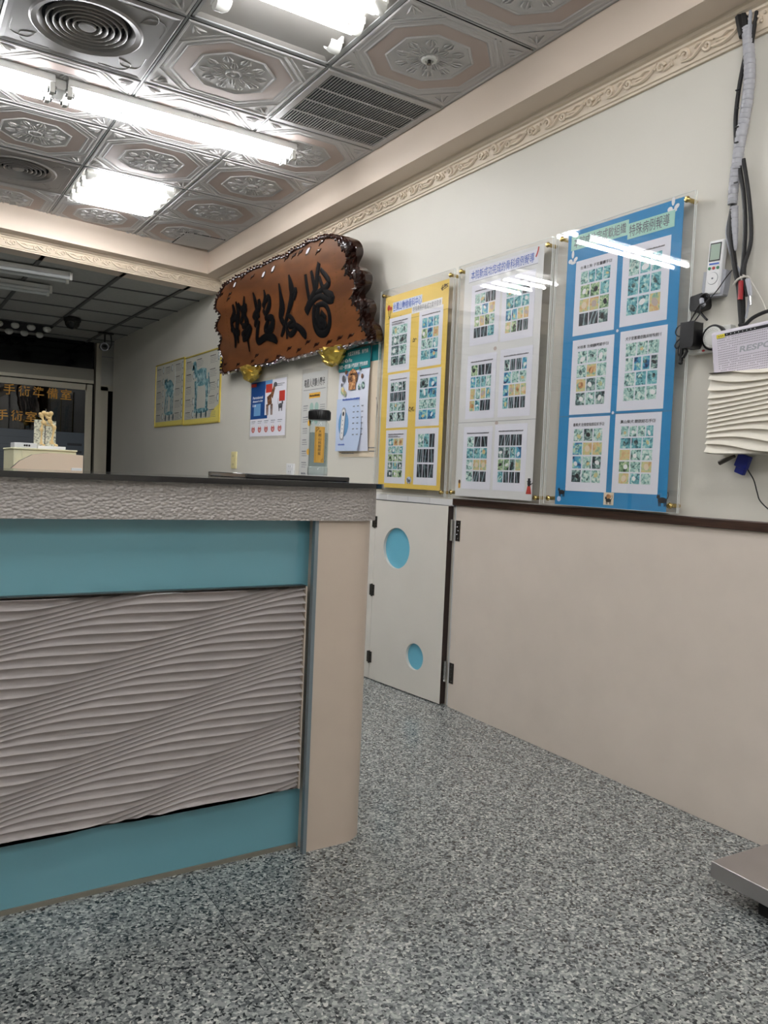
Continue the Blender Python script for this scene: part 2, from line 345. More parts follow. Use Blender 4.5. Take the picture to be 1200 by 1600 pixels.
# ---- relief ceiling tiles
def octagon(r, cut, cx=.0, cy=.0):
    a = r; c = cut
    return [(cx+x, cy+y) for x, y in ((a, -a+c), (a, a-c), (a-c, a), (-a+c, a), (-a, a-c), (-a, -a+c), (-a+c, -a), (a-c, -a))]
def tile_detail(b, cx, cy):
    H = .3015; z = ZC
    def ring(P, Q, z1, z2, k):
        n = len(P); b.add([(cx+p[0], cy+p[1], z-z1) for p in P]+[(cx+q[0], cy+q[1], z-z2) for q in Q],
              [(i, n+i, n+(i+1) % n, (i+1) % n) for i in range(n)], k)
    def oc(r, f=.54): return octagon(r, r*f)
    # square border to the octagon
    prof = [(.300, .000), (.296, .005), (.288, .005), (.284, .001)]
    sq = lambda r: [(r, -r), (r, r), (-r, r), (-r, -r)]
    for (r1, h1), (r2, h2) in zip(prof, prof[1:]): ring(sq(r1), sq(r2), h1, h2, 'tile')
    b.add([(cx+p[0], cy+p[1], z-.001) for p in sq(.284)], [(0, 3, 2, 1)], 'tile')
    # octagonal mouldings
    for (r0, r1, hh, k) in ((.278, .262, .006, 'tile'), (.25, .238, .006, 'tile'), (.170, .158, .008, 'tile')):
        mid = (r0+r1)/2
        ring(oc(r0), oc(mid), .0015, hh*.7, k); ring(oc(mid), oc(r1), hh*.7, .0015, k)
    ring(oc(.236), oc(.172), .0022, .0022, 'tilepink'); ring(oc(.262), oc(.25), .002, .002, 'tile')
    # corner fans: a diagonal bar and leaf
    for sx in (-1, 1):
        for sy in (-1, 1):
            for o1 in (.16, .135):
                p = [(sx*.28, sy*(.28-o1)), (sx*(.28-o1), sy*.28)]
                b.tube([(cx+p[0][0], cy+p[0][1], z-.002), (cx+p[1][0], cy+p[1][1], z-.002)], .0038, 'tile', 4)
            for a in (-.5, 0, .5):
                dx, dy = sx*math.cos(PI/4+a), sy*math.sin(PI/4+a)
                b.tube([(cx+sx*.272, cy+sy*.272, z-.002), (cx+sx*.272-dx*.03, cy+sy*.272-dy*.03, z-.006), (cx+sx*.272-dx*.062, cy+sy*.272-dy*.062, z-.002)], [.002, .006, .002], 'tile', 5)
    # rosette
    for i in range(10):
        a = 2*PI*i/10
        for rr, w, ln in ((.045, .011, .05), (.098, .015, .048)):
            ca, sa = math.cos(a+(.39 if rr > .05 else 0)), math.sin(a+(.39 if rr > .05 else 0))
            for off in (-1, 0, 1):
                q = off*w*.8
                b.tube([(cx+ca*rr-sa*q, cy+sa*rr+ca*q, z-.002), (cx+ca*(rr+ln*.55)-sa*q*1.6, cy+sa*(rr+ln*.55)+ca*q*1.6, z-.0055), (cx+ca*(rr+ln)-sa*q*.7, cy+sa*(rr+ln)+ca*q*.7, z-.002)], [.0025, w*.3, .002], 'tile', 5)
    ring(octagon(.036, .02), octagon(.03, .017), .002, .009, 'tile'); ring(octagon(.03, .017), octagon(.024, .014), .009, .003, 'tile')
    b.sphere((cx, cy, z), .018, 'tile', 10, 6, (1, 1, .5))
def tile_plain(b, cx, cy):
    z = ZC
    b.add([(cx+x*.3, cy+y*.3, z) for x, y in ((-1, -1), (-1, 1), (1, 1), (1, -1))], [(0, 1, 2, 3)], 'tile')
    P, Q = octagon(.236, .127), octagon(.172, .093)
    b.add([(cx+p[0], cy+p[1], z-.002) for p in P+Q], [(i, 8+i, 8+(i+1) % 8, (i+1) % 8) for i in range(8)], 'tilepink')
PX, PY = .6145, .6225
cols = [XS-PX*(i+.5)+.0 for i in range(11)]
rows = [2.49+PY*(j+.5) for j in range(-9, 6)]
special = {(1, 0): 'troffer', (4, 0): 'troffer', (1, -3): 'troffer', (4, -3): 'troffer', (7, 0): 'troffer', (7, -3): 'troffer', (1, -6): 'troffer', (4, -6): 'troffer', (3, -6): 'troffer', (1, -8): 'troffer', (4, -8): 'troffer', (2, 1): 'vent', (2, 4): 'vent', (0, 1): 'grille',
           (1, 4): 'troffer', (3, 4): 'troffer', (3, -4): 'troffer'}
special.pop((3, -4))
b = MB()
b.add([(-4.5, -3, ZC+.02), (-4.5, 6.4, ZC+.02), (XS+.05, 6.4, ZC+.02), (XS+.05, -3, ZC+.02)], [(0, 1, 2, 3)], 'gap')
for i, cx in enumerate(cols):
    for j in range(-9, 6):
        cy = 2.49+PY*(j+.5)
        if (i, j) in special: continue
        if j >= -1 and i <= 5: tile_detail(b, cx, cy)
        else: tile_plain(b, cx, cy)
for i in range(1, 12):
    x = XS-PX*i; b.box((x-.004, -3, ZC-.0005), (x+.004, 6.4, ZC+.004), 'tbar')
for j in range(-9, 6):
    y = 2.49+PY*j; b.box((-4.5, y-.004, ZC-.0005), (XS, y+.004, ZC+.004), 'tbar')
b.box((XS-.012, -3, ZC-.002), (XS+.01, 6.3, ZC+.004), 'tbar')
struct(b.build('ceiling', ang=25))
b = MB(); b.box((-4.6, -3.1, 2.95), (3.4, 13.2, 3.05), 'dark'); struct(b.build('ceiling_slab'))

# cracked filler square in the corner tile
b = MB(); b.box((1.893, 5.853, ZC-.0048), (2.20, 6.2, ZC-.001), 'gap'); b.box((1.90, 5.86, ZC-.007), (2.192, 6.19, ZC-.0045), 'tile')
struct(b.build('ceiling_patch'))

# ---- cornice with scroll relief
def cornice(b, L, flip=False):
    """local: x along, y out of the wall, z down from the soffit"""
    prof = [(.0, -.092), (.012, -.092), (.014, -.084), (.02, -.082), (.022, -.074), (.034, -.03), (.042, -.026), (.044, -.018), (.056, -.014), (.060, -.004), (.068, .0)]
    vs = [(0, p[0], p[1]) for p in prof]+[(L, p[0], p[1]) for p in prof]; n = len(prof)
    b.add(vs, [(i+1, i, n+i, n+i+1) for i in range(n-1)], 'moulding')
    def P(u, v):      # u along, v 0..1 up the cove face
        return (u, .023+.011*v+.003, -.072+.042*v)
    per = .34; k = 0
    while (k+1)*per < L:
        o = k*per
        def sp(cx, cy, r, a0, turns, sgn, rad=.0045):
            pts = []
            m = int(14*turns)
            for i in range(m+1):
                t = i/m; a = a0+sgn*2*PI*turns*t; rr = r*(1-.8*t)
                pts.append(P(o+cx+rr*math.cos(a), (cy+rr*math.sin(a))/.046))
            b.tube(pts, [1.45*rad*(1-.35*i/m) for i in range(m+1)], 'moulding', 6)
        def cv(pts, rad=.004):
            q = smooth([(x, y) for x, y in pts], 4); b.tube([P(o+x, y/.046) for x, y in q], [1.5*rad*(.5+.5*math.sin(PI*(i+.5)/len(q))) for i in range(len(q))], 'moulding', 5)
        sp(.045, .024, .021, PI*.9, 1.3, -1, .0055); sp(.135, .02, .017, PI, 1.2, 1); sp(.285, .022, .018, 0, 1.2, 1, .005)
        cv([(.03, .006), (.07, .004), (.1, .02), (.13, .038), (.16, .03)]); cv([(.15, .01), (.19, .006), (.23, .016), (.27, .042)], .005)
        cv([(.16, .034), (.19, .026), (.215, .036), (.24, .03)]); cv([(.17, .018), (.2, .016), (.22, .008)]); cv([(.085, .03), (.1, .04), (.12, .036)])
        cv([(.235, .022), (.25, .03), (.262, .024)]); cv([(.295, .005), (.315, .012), (.335, .026)])
        for x, y in ((.325, .03), (.333, .014), (.006, .034)): 
            p = P(o+x, y/.046); b.sphere(p, .006, 'moulding', 6, 4)
        k += 1
b = MB(); b.x = Matrix(((0, -1, 0, W+.001), (-1, 0, 0, 6.35), (0, 0, 1, ZS), (0, 0, 0, 1))); cornice(b, 9.2); struct(b.build('trim_5', ang=30))
b = MB(); th = math.atan(.16); c_, s_ = math.cos(th), math.sin(th)
b.x = Matrix(((-c_, s_, 0, W), (-s_, -c_, 0, yb(W)+.156), (0, 0, 1, ZS), (0, 0, 0, 1))); cornice(b, 6.9); struct(b.build('trim_6', ang=30))

# ---- unlit back room: ceiling, end partition, door
b = MB()
b.add([(-4.5, yb(-4.5)+.2, ZF+.012), (-4.5, 13.2, ZF+.012), (W+.9, 13.2, ZF+.012), (W+.9, yb(W+.9)+.2, ZF+.012)], [(0, 1, 2, 3)], 'fartile')
for x in (2.13, 1.59, .985, .38, -.22, -.83, -1.44): b.box((x-.015, yb(x)+.16, ZF), (x+.015, 10.5, ZF+.013), 'farbar')
for y in (6.98, 7.59, 8.18, 8.79, 9.4, 10.01): b.box((-4.5, y-.006, ZF+.002), (W, y+.006, ZF+.013), 'farbar')
struct(b.build('ceiling_rear'))
YE = 10.3
b = MB()                                             # tiled pier with side panes beyond the wall's end
b.box((2.30, YE, 0), (3.2, YE+.1, 2.6), 'walltile')
for z in (.35, .7, 1.05, 1.4, 1.75, 2.10, 2.45): b.box((2.30, YE-.001, z-.003), (3.2, YE, z+.003), 'inkgrey')
b.box((3.1, 9.9, 0), (3.2, 13, 3), 'dark'); struct(b.build('wall_end'))
b = MB(); b.box((2.39, YE-.02, .9), (2.66, YE-.004, 2.03), 'blackglass'); b.box((2.30, YE-.03, .9), (2.395, YE-.002, 2.08), 'alu'); b.box((2.30, YE-.03, 2.03), (2.8, YE-.002, 2.10), 'alu')
struct(b.build('window_1'))
b = MB(); b.box((-4.5, YE, 2.27), (2.215, YE+.03, 2.61), 'blackglass'); struct(b.build('window_2'))
d = bpy.data.objects.new('door_1', None); COL.objects.link(d); struct(d); d.location = (0, YE, 0)
b = MB(); b.box((-4.5, -.03, 2.13), (2.22, .04, 2.28), 'aludark'); b.box((-4.5, -.045, 2.10), (2.22, .04, 2.14), 'alu'); b.box((-4.5, -.05, 2.015), (2.14, -.01, 2.085), 'alu')
b.box((2.125, -.05, .0), (2.205, -.01, 2.085), 'alu'); b.box((2.24, -.06, 0), (2.30, .05, 2.6), 'alu'); b.box((.0, -.05, 0), (.07, -.01, 2.04), 'alu')
b.build('door_frame', d)
b = MB(); b.box((.07, -.03, .06), (2.125, -.025, 2.02), 'doorglass'); b.build('glass_pane', d)
b = MB(); b.box((.07, -.0335, .2), (2.125, -.031, 1.49), 'frosted')
for i, z in enumerate((1.33, 1.24, 1.12, 1.02)): b.box((1.93, -.036, z), (2.10, -.0336, z+.03), 'stripe')
for i in range(5): b.box((.6+.02*i, -.0345, 1.40-.09*i), (1.5, -.0336, 1.403-.09*i), 'stripe')
b.build('frosted_band', d)
b = MB(); b.x = Matrix(((1, 0, 0, 0), (0, 0, -1, -.038), (0, 1, 0, 0), (0, 0, 0, 1)))
for i, (ch, x, z) in enumerate(zip('手術準備室', (1.215, 1.375, 1.53, 1.685, 1.84), (1.885, 1.88, 1.88, 1.88, 1.88))): b.text(ch, x, z, .125, .125, 0, 'signgold', .012)
for ch, x in zip('手術室', (1.145, 1.30, 1.455)): b.text(ch, x, 1.585, .125, .125, 0, 'signgold', .012)
for x in (-.1,): pass
b.build('lettering', d)
b = MB(); b.box((-4.5, 12.9, 0), (3.2, 13.0, 3), 'dark'); struct(b.build('wall_beyond'))

# ================================================================== CEILING THINGS
RX = lambda p: Matrix.Translation(p)
# bare twin battens
def batten(x0, x1, label):
    yc = 4.0; L = x1-x0
    t = thing('batten_light', label, 'light', (x0, yc, ZC), 'bare twin-tube battens under the ceiling')
    b = MB(); b.box((0, -.082, -.034), (L, -.012, -.0005), 'fixture'); b.build('housing', t, bevel=.004)
    for s, y in ((0, -.05), (1, .07)):
        z = -.058 if s == 0 else -.05
        b = MB(); b.tube([(.025, y, z), (L-.025, y, z)], .0155, 'tube', 14); b.build('lit_tube', t)
        for x in (.0, L-.022):
            b = MB(); b.box((x, y-.02, z-.02), (x+.022, y+.02, -.02), 'cap'); b.tube([(x+.011-.02, y, z), (x+.011+.02, y, z)], .0165, 'chrome', 12); b.build('lamp_holder', t, bevel=.002)
    b = MB(); b.box((0, .052, -.014), (L, .082, -.001), 'fixture'); b.build('side_tray', t, bevel=.003)
    return t
batten(.705, 1.85, 'long bright twin-tube batten light crossing the ceiling tiles, right one of the pair')
batten(-.45, .65, 'bright twin-tube batten light cut by the left edge, end to end with the longer one')
# joint box between them
b = MB(); b.box((.652, 3.95, ZC-.05), (.703, 4.06, ZC-.0005), 'fixture'); tag(b.build('junction_box', bevel=.004), 'small pale box joining the two ceiling battens end to end', 'electrical box')

def troffer(cx, cy, n, lit, label, ys, group='square troffer lights set into the ceiling'):
    t = thing('troffer_light', label, 'light', (cx, cy, ZC), group)
    b = MB(); h = .3
    b.add([(-h, -h, 0), (h, -h, 0), (h, h, 0), (-h, h, 0), (-h+.03, -h+.02, .018), (h-.03, -h+.02, .018), (h-.03, h-.02, .018), (-h+.03, h-.02, .018)],
          [(0, 4, 5, 1), (1, 5, 6, 2), (2, 6, 7, 3), (3, 7, 4, 0), (4, 7, 6, 5)], 'reflector')
    b.box((-h, -h, -.003), (h, -h+.012, .002), 'tbar'); b.box((-h, h-.012, -.003), (h, h, .002), 'tbar'); b.box((-h, -h, -.003), (-h+.012, h, .002), 'tbar'); b.box((h-.012, -h, -.003), (h, h, .002), 'tbar')
    b.build('tray', t)
    for i, y in enumerate(ys):
        if lit[i] is not None:
            b = MB(); b.tube([(-.235, y, -.04), (.215, y, -.04)], .0145, 'tube' if lit[i] else 'tubeoff', 12); b.build('lit_tube' if lit[i] else 'unlit_tube', t)
        for x, sg in ((-.27, 1), (.25, -1)):
            b = MB(); n_ = 8; r = .034
            pr = [(r*math.cos(a), r*math.sin(a)) for a in [PI+PI*q/n_ for q in range(n_+1)]]
            L = .055 if sg > 0 else .05
            vs = []
            for u, wd in ((0, 1), (L*.6, 1), (L, .6)):
                for p in pr: vs.append((x+sg*u, y+p[0]*1.0, -.014+p[1]*wd))
            m = len(pr); fs = [(q*m+i2, q*m+i2+1, (q+1)*m+i2+1, (q+1)*m+i2) for q in range(2) for i2 in range(m-1)] + [tuple(range(m))]
            b.add(vs, fs, 'cap'); b.box((x-.005, y-r, -.016), (x+.035 if sg > 0 else x+.005, y+r, .01), 'cap')
            if sg < 0 and len(ys) == 4:
                for q in range(5): b.sphere((x-.05+random.uniform(-.008, .008), y+random.uniform(-.02, .02), -.03+random.uniform(-.01, .01)), .006, 'capyel', 6, 4)
            b.build('end_shade', t)
    return t
Y4 = (-.225, -.075, .075, .225)
cxA = cols[1]; rowc = lambda j: 2.49+PY*(j+.5)
troffer(cxA, rowc(0), 3, None or (1, 1, None), 'troffer light at the top edge with one tube missing and two lit tubes', (-.215, -.05, .12))
troffer(cxA, rowc(4), 4, (1, 1, 1, 1), 'square troffer light with four lit tubes and white end shades, beyond the batten light', Y4)
for k, (i, j) in enumerate(kk for kk, vv in special.items() if vv == 'troffer'):  # unseen troffers; the rows nearer than the counter are added to brighten its front
    if (i, j) in ((1, 0), (1, 4)): continue
    troffer(cols[i], rowc(j), 4, (1, 1, 1, 1), 'unseen square four-tube troffer light beyond the photo frame', Y4, 'unseen troffer lights beyond the photo frame')

def vent(cx, cy, label):
    t = thing('air_diffuser', label, 'air vent', (cx, cy, ZC), 'round air diffusers in square ceiling plates')
    b = MB(); n = 48; h = .3
    # plate with a round hole
    ring = [(.215*math.cos(2*PI*i/n), .215*math.sin(2*PI*i/n)) for i in range(n)]
    outer = []
    for i in range(n):
        a = 2*PI*i/n; c, s = math.cos(a), math.sin(a); q = h/max(abs(c), abs(s)); outer.append((c*q, s*q))
    def rr(P, Q, z1, z2, k='vent'): b.add([(p[0], p[1], z1) for p in P]+[(q[0], q[1], z2) for q in Q], [(i, n+i, n+(i+1) % n, (i+1) % n) for i in range(n)], k)
    sc = lambda P, f: [(p[0]*f, p[1]*f) for p in P]
    rr(outer, sc(outer, .965), .0, -.010); rr(sc(outer, .965), sc(outer, .9), -.010, -.007); rr(sc(outer, .9), ring, -.007, -.006); rr(ring, sc(ring, .96), -.006, -.012); rr(sc(ring, .96), sc(ring, .86), -.012, -.006); rr(sc(ring, .86), sc(ring, .78), -.006, .014)
    for qx in (-1, 1):                               # pressed lines in the corners
        for qy in (-1, 1):
            b.tube([(qx*.26, qy*.1, -.0066), (qx*.255, qy*.2, -.0066), (qx*.19, qy*.22, -.0066), (qx*.165, qy*.165, -.0066)], .0018, 'vent', 5, sm=4)
            b.tube([(qx*.1, qy*.26, -.0066), (qx*.2, qy*.255, -.0066), (qx*.22, qy*.19, -.0066), (qx*.165, qy*.165, -.0066)], .0018, 'vent', 5, sm=4)
    b.build('plate', t, ang=12)
    b = MB(); b.lathe([(.17, .019), (.0001, .019)], 'ventdark', 40); b.build('throat', t)
    b = MB()
    for r in (.155, .13, .105, .08, .055): b.lathe([(r, .012), (r, -.006), (r-.004, -.008), (r-.012, .004), (r-.012, .012)], 'vent', 40)
    b.lathe([(.034, -.004), (.030, -.008), (.0001, -.008)], 'vent', 30); b.lathe([(.034, -.004), (.034, .015)], 'vent', 30)
    for a in (.3, 1.1, 1.9, 2.7, 3.4, 4.2, 5.0, 5.8): b.box((-.001, -.001, 0), (.001, .001, .001), 'vent'); b.tube([(.03*math.cos(a), .03*math.sin(a), .006), (.16*math.cos(a), .16*math.sin(a), .006)], .0022, 'vent', 4)
    b.build('ring_louvres', t)
vent(cols[2], rowc(1), 'large round air diffuser in a grey square plate, top left of the ceiling')
vent(cols[2], rowc(4), 'round air diffuser in a square plate beyond the battens, left of the four-tube light')

t = thing('return_grille', 'rectangular louvred air grille in the ceiling beside the cream beam', 'air vent', (cols[0], rowc(1), ZC))
b = MB(); h = .3
for a, c in (((-h, -h), (h, -h+.034)), ((-h, h-.034), (h, h)), ((-h, -h+.03), (-h+.034, h-.03)), ((h-.034, -h+.03), (h, h-.03))): b.box((a[0], a[1], -.008), (c[0], c[1], .006), 'grille')
b.build('frame', t, bevel=.003)
b = MB()
for i in range(36):
    x = -.258+i*.0148; b.box((x-.0019, -.268, -.006), (x+.0019, .268, -.002), 'grille')
for y in (-.13, 0, .13): b.box((-.266, y-.004, -.009), (.266, y+.004, -.006), 'grille')
b.build('slats', t); b = MB(); b.box((-.28, -.28, .012), (.28, .28, .016), 'ventdark'); b.build('duct', t)

t = thing('sprinkler_head', 'small round fire sprinkler head in the centre of a ceiling tile', 'sprinkler', (1.908, 2.80, ZC))
b = MB(); b.lathe([(.0335, 0), (.034, -.004), (.03, -.012), (.018, -.013), (.017, -.006), (.0001, -.006)], 'cap', 28); b.build('collar', t)
b = MB(); b.lathe([(.0001, -.004), (.007, -.004), (.006, -.02), (.010, -.022), (.010, -.025), (.0001, -.026)], 'steeldark', 14); b.build('nozzle', t)

# unlit fittings of the back room
def unlit(x0, x1, y, label):
    t = thing('unlit_batten', label, 'light', (x0, y, ZF), 'unlit twin battens in the dark back room'); L = x1-x0
    b = MB(); b.box((0, -.05, -.035), (L, .06, -.0005), 'fixture'); b.build('housing', t, bevel=.003)
    for yy in (-.06, .075):
        b = MB(); b.tube([(.02, yy, -.05), (L-.02, yy, -.05)], .015, 'tubeoff', 10); b.build('unlit_tube', t)
        for x in (0, L-.02): b = MB(); b.box((x, yy-.018, -.068), (x+.02, yy+.018, -.01), 'cap'); b.build('lamp_holder', t)
unlit(.1, 1.25, 6.68, 'unlit twin-tube batten just past the cream header, the nearer of two'); unlit(.06, 1.21, 7.30, 'unlit twin-tube batten in the dark back room, the farther of two')
t = thing('unlit_troffer', 'unlit troffer with rounded end shades deep in the dark back room', 'light', (1.3, 9.7, ZF))
b = MB(); b.box((-.3, -.3, -.004), (.3, .3, -.0005), 'ventdark'); b.build('tray', t)
for x in (-.24, -.08, .08, .24):
    
    for yy in (-.24, .24): b = MB(); b.sphere((x, yy, -.03), .045, 'cap', 10, 6, (1, .8, .8)); b.build('end_shade', t)
t = thing('dome_camera', 'black dome security camera under the back room ceiling', 'security camera', (1.66, 8.72, ZF))
b = MB(); b.lathe([(.085, 0), (.085, -.03), (.075, -.04)], 'black', 24); b.build('base', t); b = MB(); b.lathe([(.074, -.04), (.07, -.07), (.045, -.1), (.0001, -.112)], 'blackglass', 24); b.build('dome', t)
t = thing('bullet_camera', 'small round-faced security camera hanging from the back room ceiling', 'security camera', (2.13, 9.35, ZF))
b = MB(); b.box((-.07, -.03, -.02), (.09, .03, 0), 'black'); b.tube([(0, 0, 0), (0, 0, -.13)], .009, 'black', 8); b.build('bracket', t)
b = MB(); b.tube([(0, .09, -.15), (-.015, -.06, -.17)], .042, 'black', 18); b.build('housing', t)
b = MB(); b.x = Matrix.Translation((-.0165, -.068, -.1705)) @ Matrix.Rotation(PI/2, 4, 'X'); b.lathe([(.047, -.004), (.047, .004), (.036, .005), (.036, -.002)], 'greyp', 24); b.lathe([(.022, .002), (.0001, .004)], 'blackglass', 16); b.build('lens_ring', t)
b = MB(); b.tube([(.06, .0, -.01), (.075, 0, -.12), (.05, .05, -.18), (0, .06, -.16)], .006, 'black', 6, sm=5); b.build('cable', t)

# ================================================================== COUNTER
CT = thing('reception_counter', 'teal reception counter with grey wave relief panel and black stone top', 'counter', (0, 2.05, 0))
b = MB(); b.x = Matrix.Translation((0, -2.05, 0))
b.box((-3.0, 2.10, .0), (1.09, 2.60, .99), 'teal'); b.build('teal_panel', CT)
def rounded(x0, x1, y0, y1, r, cx, cy, n=10):
    """plan outline, rounded front-right corner centred cx,cy"""
    P = [(x0, y0), (cx, y0)] + [(cx+r*math.sin(PI/2*i/n), cy-r*math.cos(PI/2*i/n)) for i in range(1, n+1)] + [(x1, y1), (x0, y1)]
    return P
CX, CY = 1.2, 2.15
b = MB(); b.x = Matrix.Translation((0, -2.05, 0)); b.prism(rounded(1.078, CX+.1, 2.05, 2.59, .1, CX, CY), 0, .985, 'column'); b.build('corner_column', CT, ang=50)
b = MB(); b.x = Matrix.Translation((0, -2.05, 0)); b.prism(rounded(-3.0, CX+.115, 2.035, 2.6, .115, CX, CY, 14), .984, 1.081, 'band'); b.build('fascia_band', CT, ang=50)
b = MB(); b.x = Matrix.Translation((0, -2.05, 0)); b.prism(rounded(-3.0, CX+.135, 2.012, 2.66, .138, CX, CY, 14), 1.0815, 1.096, 'slab'); b.build('stone_top', CT, ang=50, bevel=.004)
b = MB(); b.x = Matrix.Translation((0, -2.05, 0)); b.box((.97, 2.34, 1.0955), (1.345, 2.68, 1.111), 'slab'); b.build('raised_slab', CT, bevel=.003)
b = MB(); b.x = Matrix.Translation((0, -2.05, 0)); b.box((1.0665, 2.043, .0), (1.078, 2.06, .984), 'edgeglass'); b.build('glass_edge_strip', CT)
b = MB(); b.x = Matrix.Translation((0, -2.05, 0)); b.box((-3, 2.094, .0), (1.07, 2.10, .012), 'aludark'); b.box((-3, 2.07, .788), (1.058, 2.099, .7925), 'steeldark'); b.build('edge_strip', CT)

PHW = -2*PI*(.675/.21 - .25/.48)
def wave_panel(b, x0, x1, z0, z1, yf, k, D=.013, P=.0176, L=.205, lam=.56, A=.85, Q=-5.2, ph=0., nx=90, A2=0.):
    """ridged relief facing -y: each ridge swells down to a sharp lip; ridge spacing swells in diagonal bands"""
    K = 2*PI/P
    def phi(x, z):
        a = 2*PI*(z/L - x/lam)+ph; return z/P + Q*x + A*math.sin(a) + A2*math.sin(2*a)
    T = [0, .35, .6, .8, .93, 1.0]
    cols_ = []
    f0 = math.floor(min(phi(x0, z0), phi(x1, z0))-1); f1 = math.ceil(max(phi(x0, z1), phi(x1, z1))+1)
    levels = []
    for r in range(int(f1), int(f0)-1, -1):            # from top to bottom, phase falls
        for t in T: levels.append((r-t, t))
    vs = []; nl = len(levels)
    for i in range(nx+1):
        x = x0+(x1-x0)*i/nx; 
        # tabulate z(phi)
        m = 900; zz = [z0-.06+(z1-z0+.12)*q/m for q in range(m+1)]; pp = [phi(x, z) for z in zz]
        for q in range(1, m+1): pp[q] = max(pp[q], pp[q-1]+1e-7)
        j = m
        for (p, t) in levels:
            while j > 0 and pp[j] > p: j -= 1
            if j >= m: z = zz[m]
            elif pp[j+1] == pp[j]: z = zz[j]
            else: z = zz[j]+(zz[j+1]-zz[j])*min(1, max(0, (p-pp[j])/(pp[j+1]-pp[j])))
            dens = 1/P + A*2*PI/L*math.cos(2*PI*(z/L-x/lam)+ph) + A2*4*PI/L*math.cos(2*(2*PI*(z/L-x/lam)+ph))
            Dl = D*min(1.25, (1/P)/max(dens, 8.))
            z = min(z1, max(z0, z))
            vs.append((x, yf-Dl*t*t*1.0, z))
    fs = []
    for i in range(nx):
        for j in range(nl-1):
            a = i*nl+j; fs.append((a, a+1, a+nl+1, a+nl))
    b.add(vs, fs, k)
b = MB(); b.x = Matrix.Translation((0, -2.05, 0))
wave_panel(b, -.35, 1.056, .19, .789, 2.088, 'wave', D=.023, lam=.48, L=.21, A=.76, A2=.12, Q=-6.3, ph=PHW, nx=170)
b.box((1.0562, 2.066, .189), (1.0605, 2.0995, .790), 'column')
b.box((-3.0, 2.088, .19), (1.056, 2.0995, .789), 'wave'); b.box((-3.0, 2.070, .19), (-.35, 2.09, .789), 'wave')
b.build('wave_relief_panel', CT, ang=28)

# bottle on the raised slab
t = thing('water_bottle', 'tall clear bottle with black screw cap and gold label on the black counter top', 'bottle', (1.284, 2.46, 1.112))
b = MB(); b.lathe([(.0001, .003), (.031, .003), (.034, .006), (.034, .03), (.034, .172), (.033, .18), (.028, .187), (.026, .19), (.026, .2)], 'glass', 32); b.lathe([(.0001, .0), (.033, .0), (.0355, .004), (.0355, .026), (.033, .03), (.0001, .03)], 'glass', 32)
b.build('glass_body', t)
b = MB(); b.lathe([(.0001, .032), (.0315, .032), (.0315, .148), (.0001, .148)], 'liquid', 32); b.build('liquid', t)
b = MB(); n = 20
pr = [(.0365, .192), (.0375, .194), (.0375, .222), (.035, .226), (.0001, .226)]
b.lathe(pr, 'black', 32); 
for i in range(32):
    a = 2*PI*i/32; b.tube([(.0375*math.cos(a), .0375*math.sin(a), .195), (.0375*math.cos(a), .0375*math.sin(a), .221)], .0014, 'black', 4)
b.lathe([(.0001, .191), (.0365, .192)], 'black', 32); b.build('screw_cap', t)
dirc = math.atan2(-2.46, -1.284)+.0; b = MB(); nn = 10; a0, a1 = dirc-.50+.1, dirc+.50+.1
b.add([(.0352*math.cos(a0+(a1-a0)*i/nn), .0352*math.sin(a0+(a1-a0)*i/nn), z) for i in range(nn+1) for z in (.045, .168)], [(2*i, 2*i+2, 2*i+3, 2*i+1) for i in range(nn)], 'label')
ad = (a0+a1)/2; nv = Vector((math.cos(ad), math.sin(ad), 0)); xv = Vector((-math.sin(ad), math.cos(ad), 0))
b.x = Matrix(((xv.x, 0, nv.x, nv.x*.0357), (xv.y, 0, nv.y, nv.y*.0357), (0, 1, 0, 0), (0, 0, 0, 1)))
for i, ch in enumerate('大崗山純龍眼蜜'): b.text(ch, -.0048, .146-i*.0125, .0096, .0105, 0, 'ink')
for x in (-.0135, .0135): b.rect(x-.0003, .05, x+.0003, .163, 0, 'goldtext')
b.ribbon([(-.013, .162), (-.008, .166), (-.004, .16), (-.010, .156), (-.012, .15)], .0002, 'ink', .0014); b.ribbon([(.012, .05), (.007, .05), (.009, .056), (.013, .058)], .0002, 'goldtext', .0012)
b.build('gold_label', t)

# ================================================================== GATE
gx0, gy0 = 2.357, 3.122; gd = Vector((2.29-2.357, 3.74-3.122, 0)).normalized(); gn = Vector((gd.y*-1, gd.x, 0))   # out of the face (towards -x)
GM = Matrix(((gd.x*-1, 0, gn.x, gx0+gd.x*.62), (gd.y*-1, 0, gn.y, gy0+gd.y*.62), (0, 1, 0, .006), (0, 0, 0, 1)))  # x to viewer's right: from far hinge line (0) to near edge (.62)
def shape2d(loops, depth, z0, k, kside=None):
    c = bpy.data.curves.new('tmp', 'CURVE'); c.dimensions = '2D'; c.fill_mode = 'BOTH'
    for lp in loops:
        sp = c.splines.new('POLY'); sp.points.add(len(lp)-1); sp.use_cyclic_u = True
        for p, q in zip(sp.points, lp): p.co = (q[0], q[1], 0, 1)
    c.extrude = depth/2; o = bpy.data.objects.new('tmp', c); COL.objects.link(o)
    me = bpy.data.meshes.new_from_object(o.evaluated_get(bpy.context.evaluated_depsgraph_get()))
    vs = [(v.co.x, v.co.y, v.co.z+z0) for v in me.vertices]; fs = [tuple(p.vertices) for p in me.polygons]
    COL.objects.unlink(o); bpy.data.objects.remove(o); bpy.data.curves.remove(c); bpy.data.meshes.remove(me)
    return vs, fs
circ = lambda cx, cy, r, n=48: [(cx+r*math.cos(2*PI*i/n), cy+r*math.sin(2*PI*i/n)) for i in range(n)]
t = thing('swing_gate', 'low beige swing gate with two round blue insets beside the counter', 'gate', GM)
b = MB(); L = .62
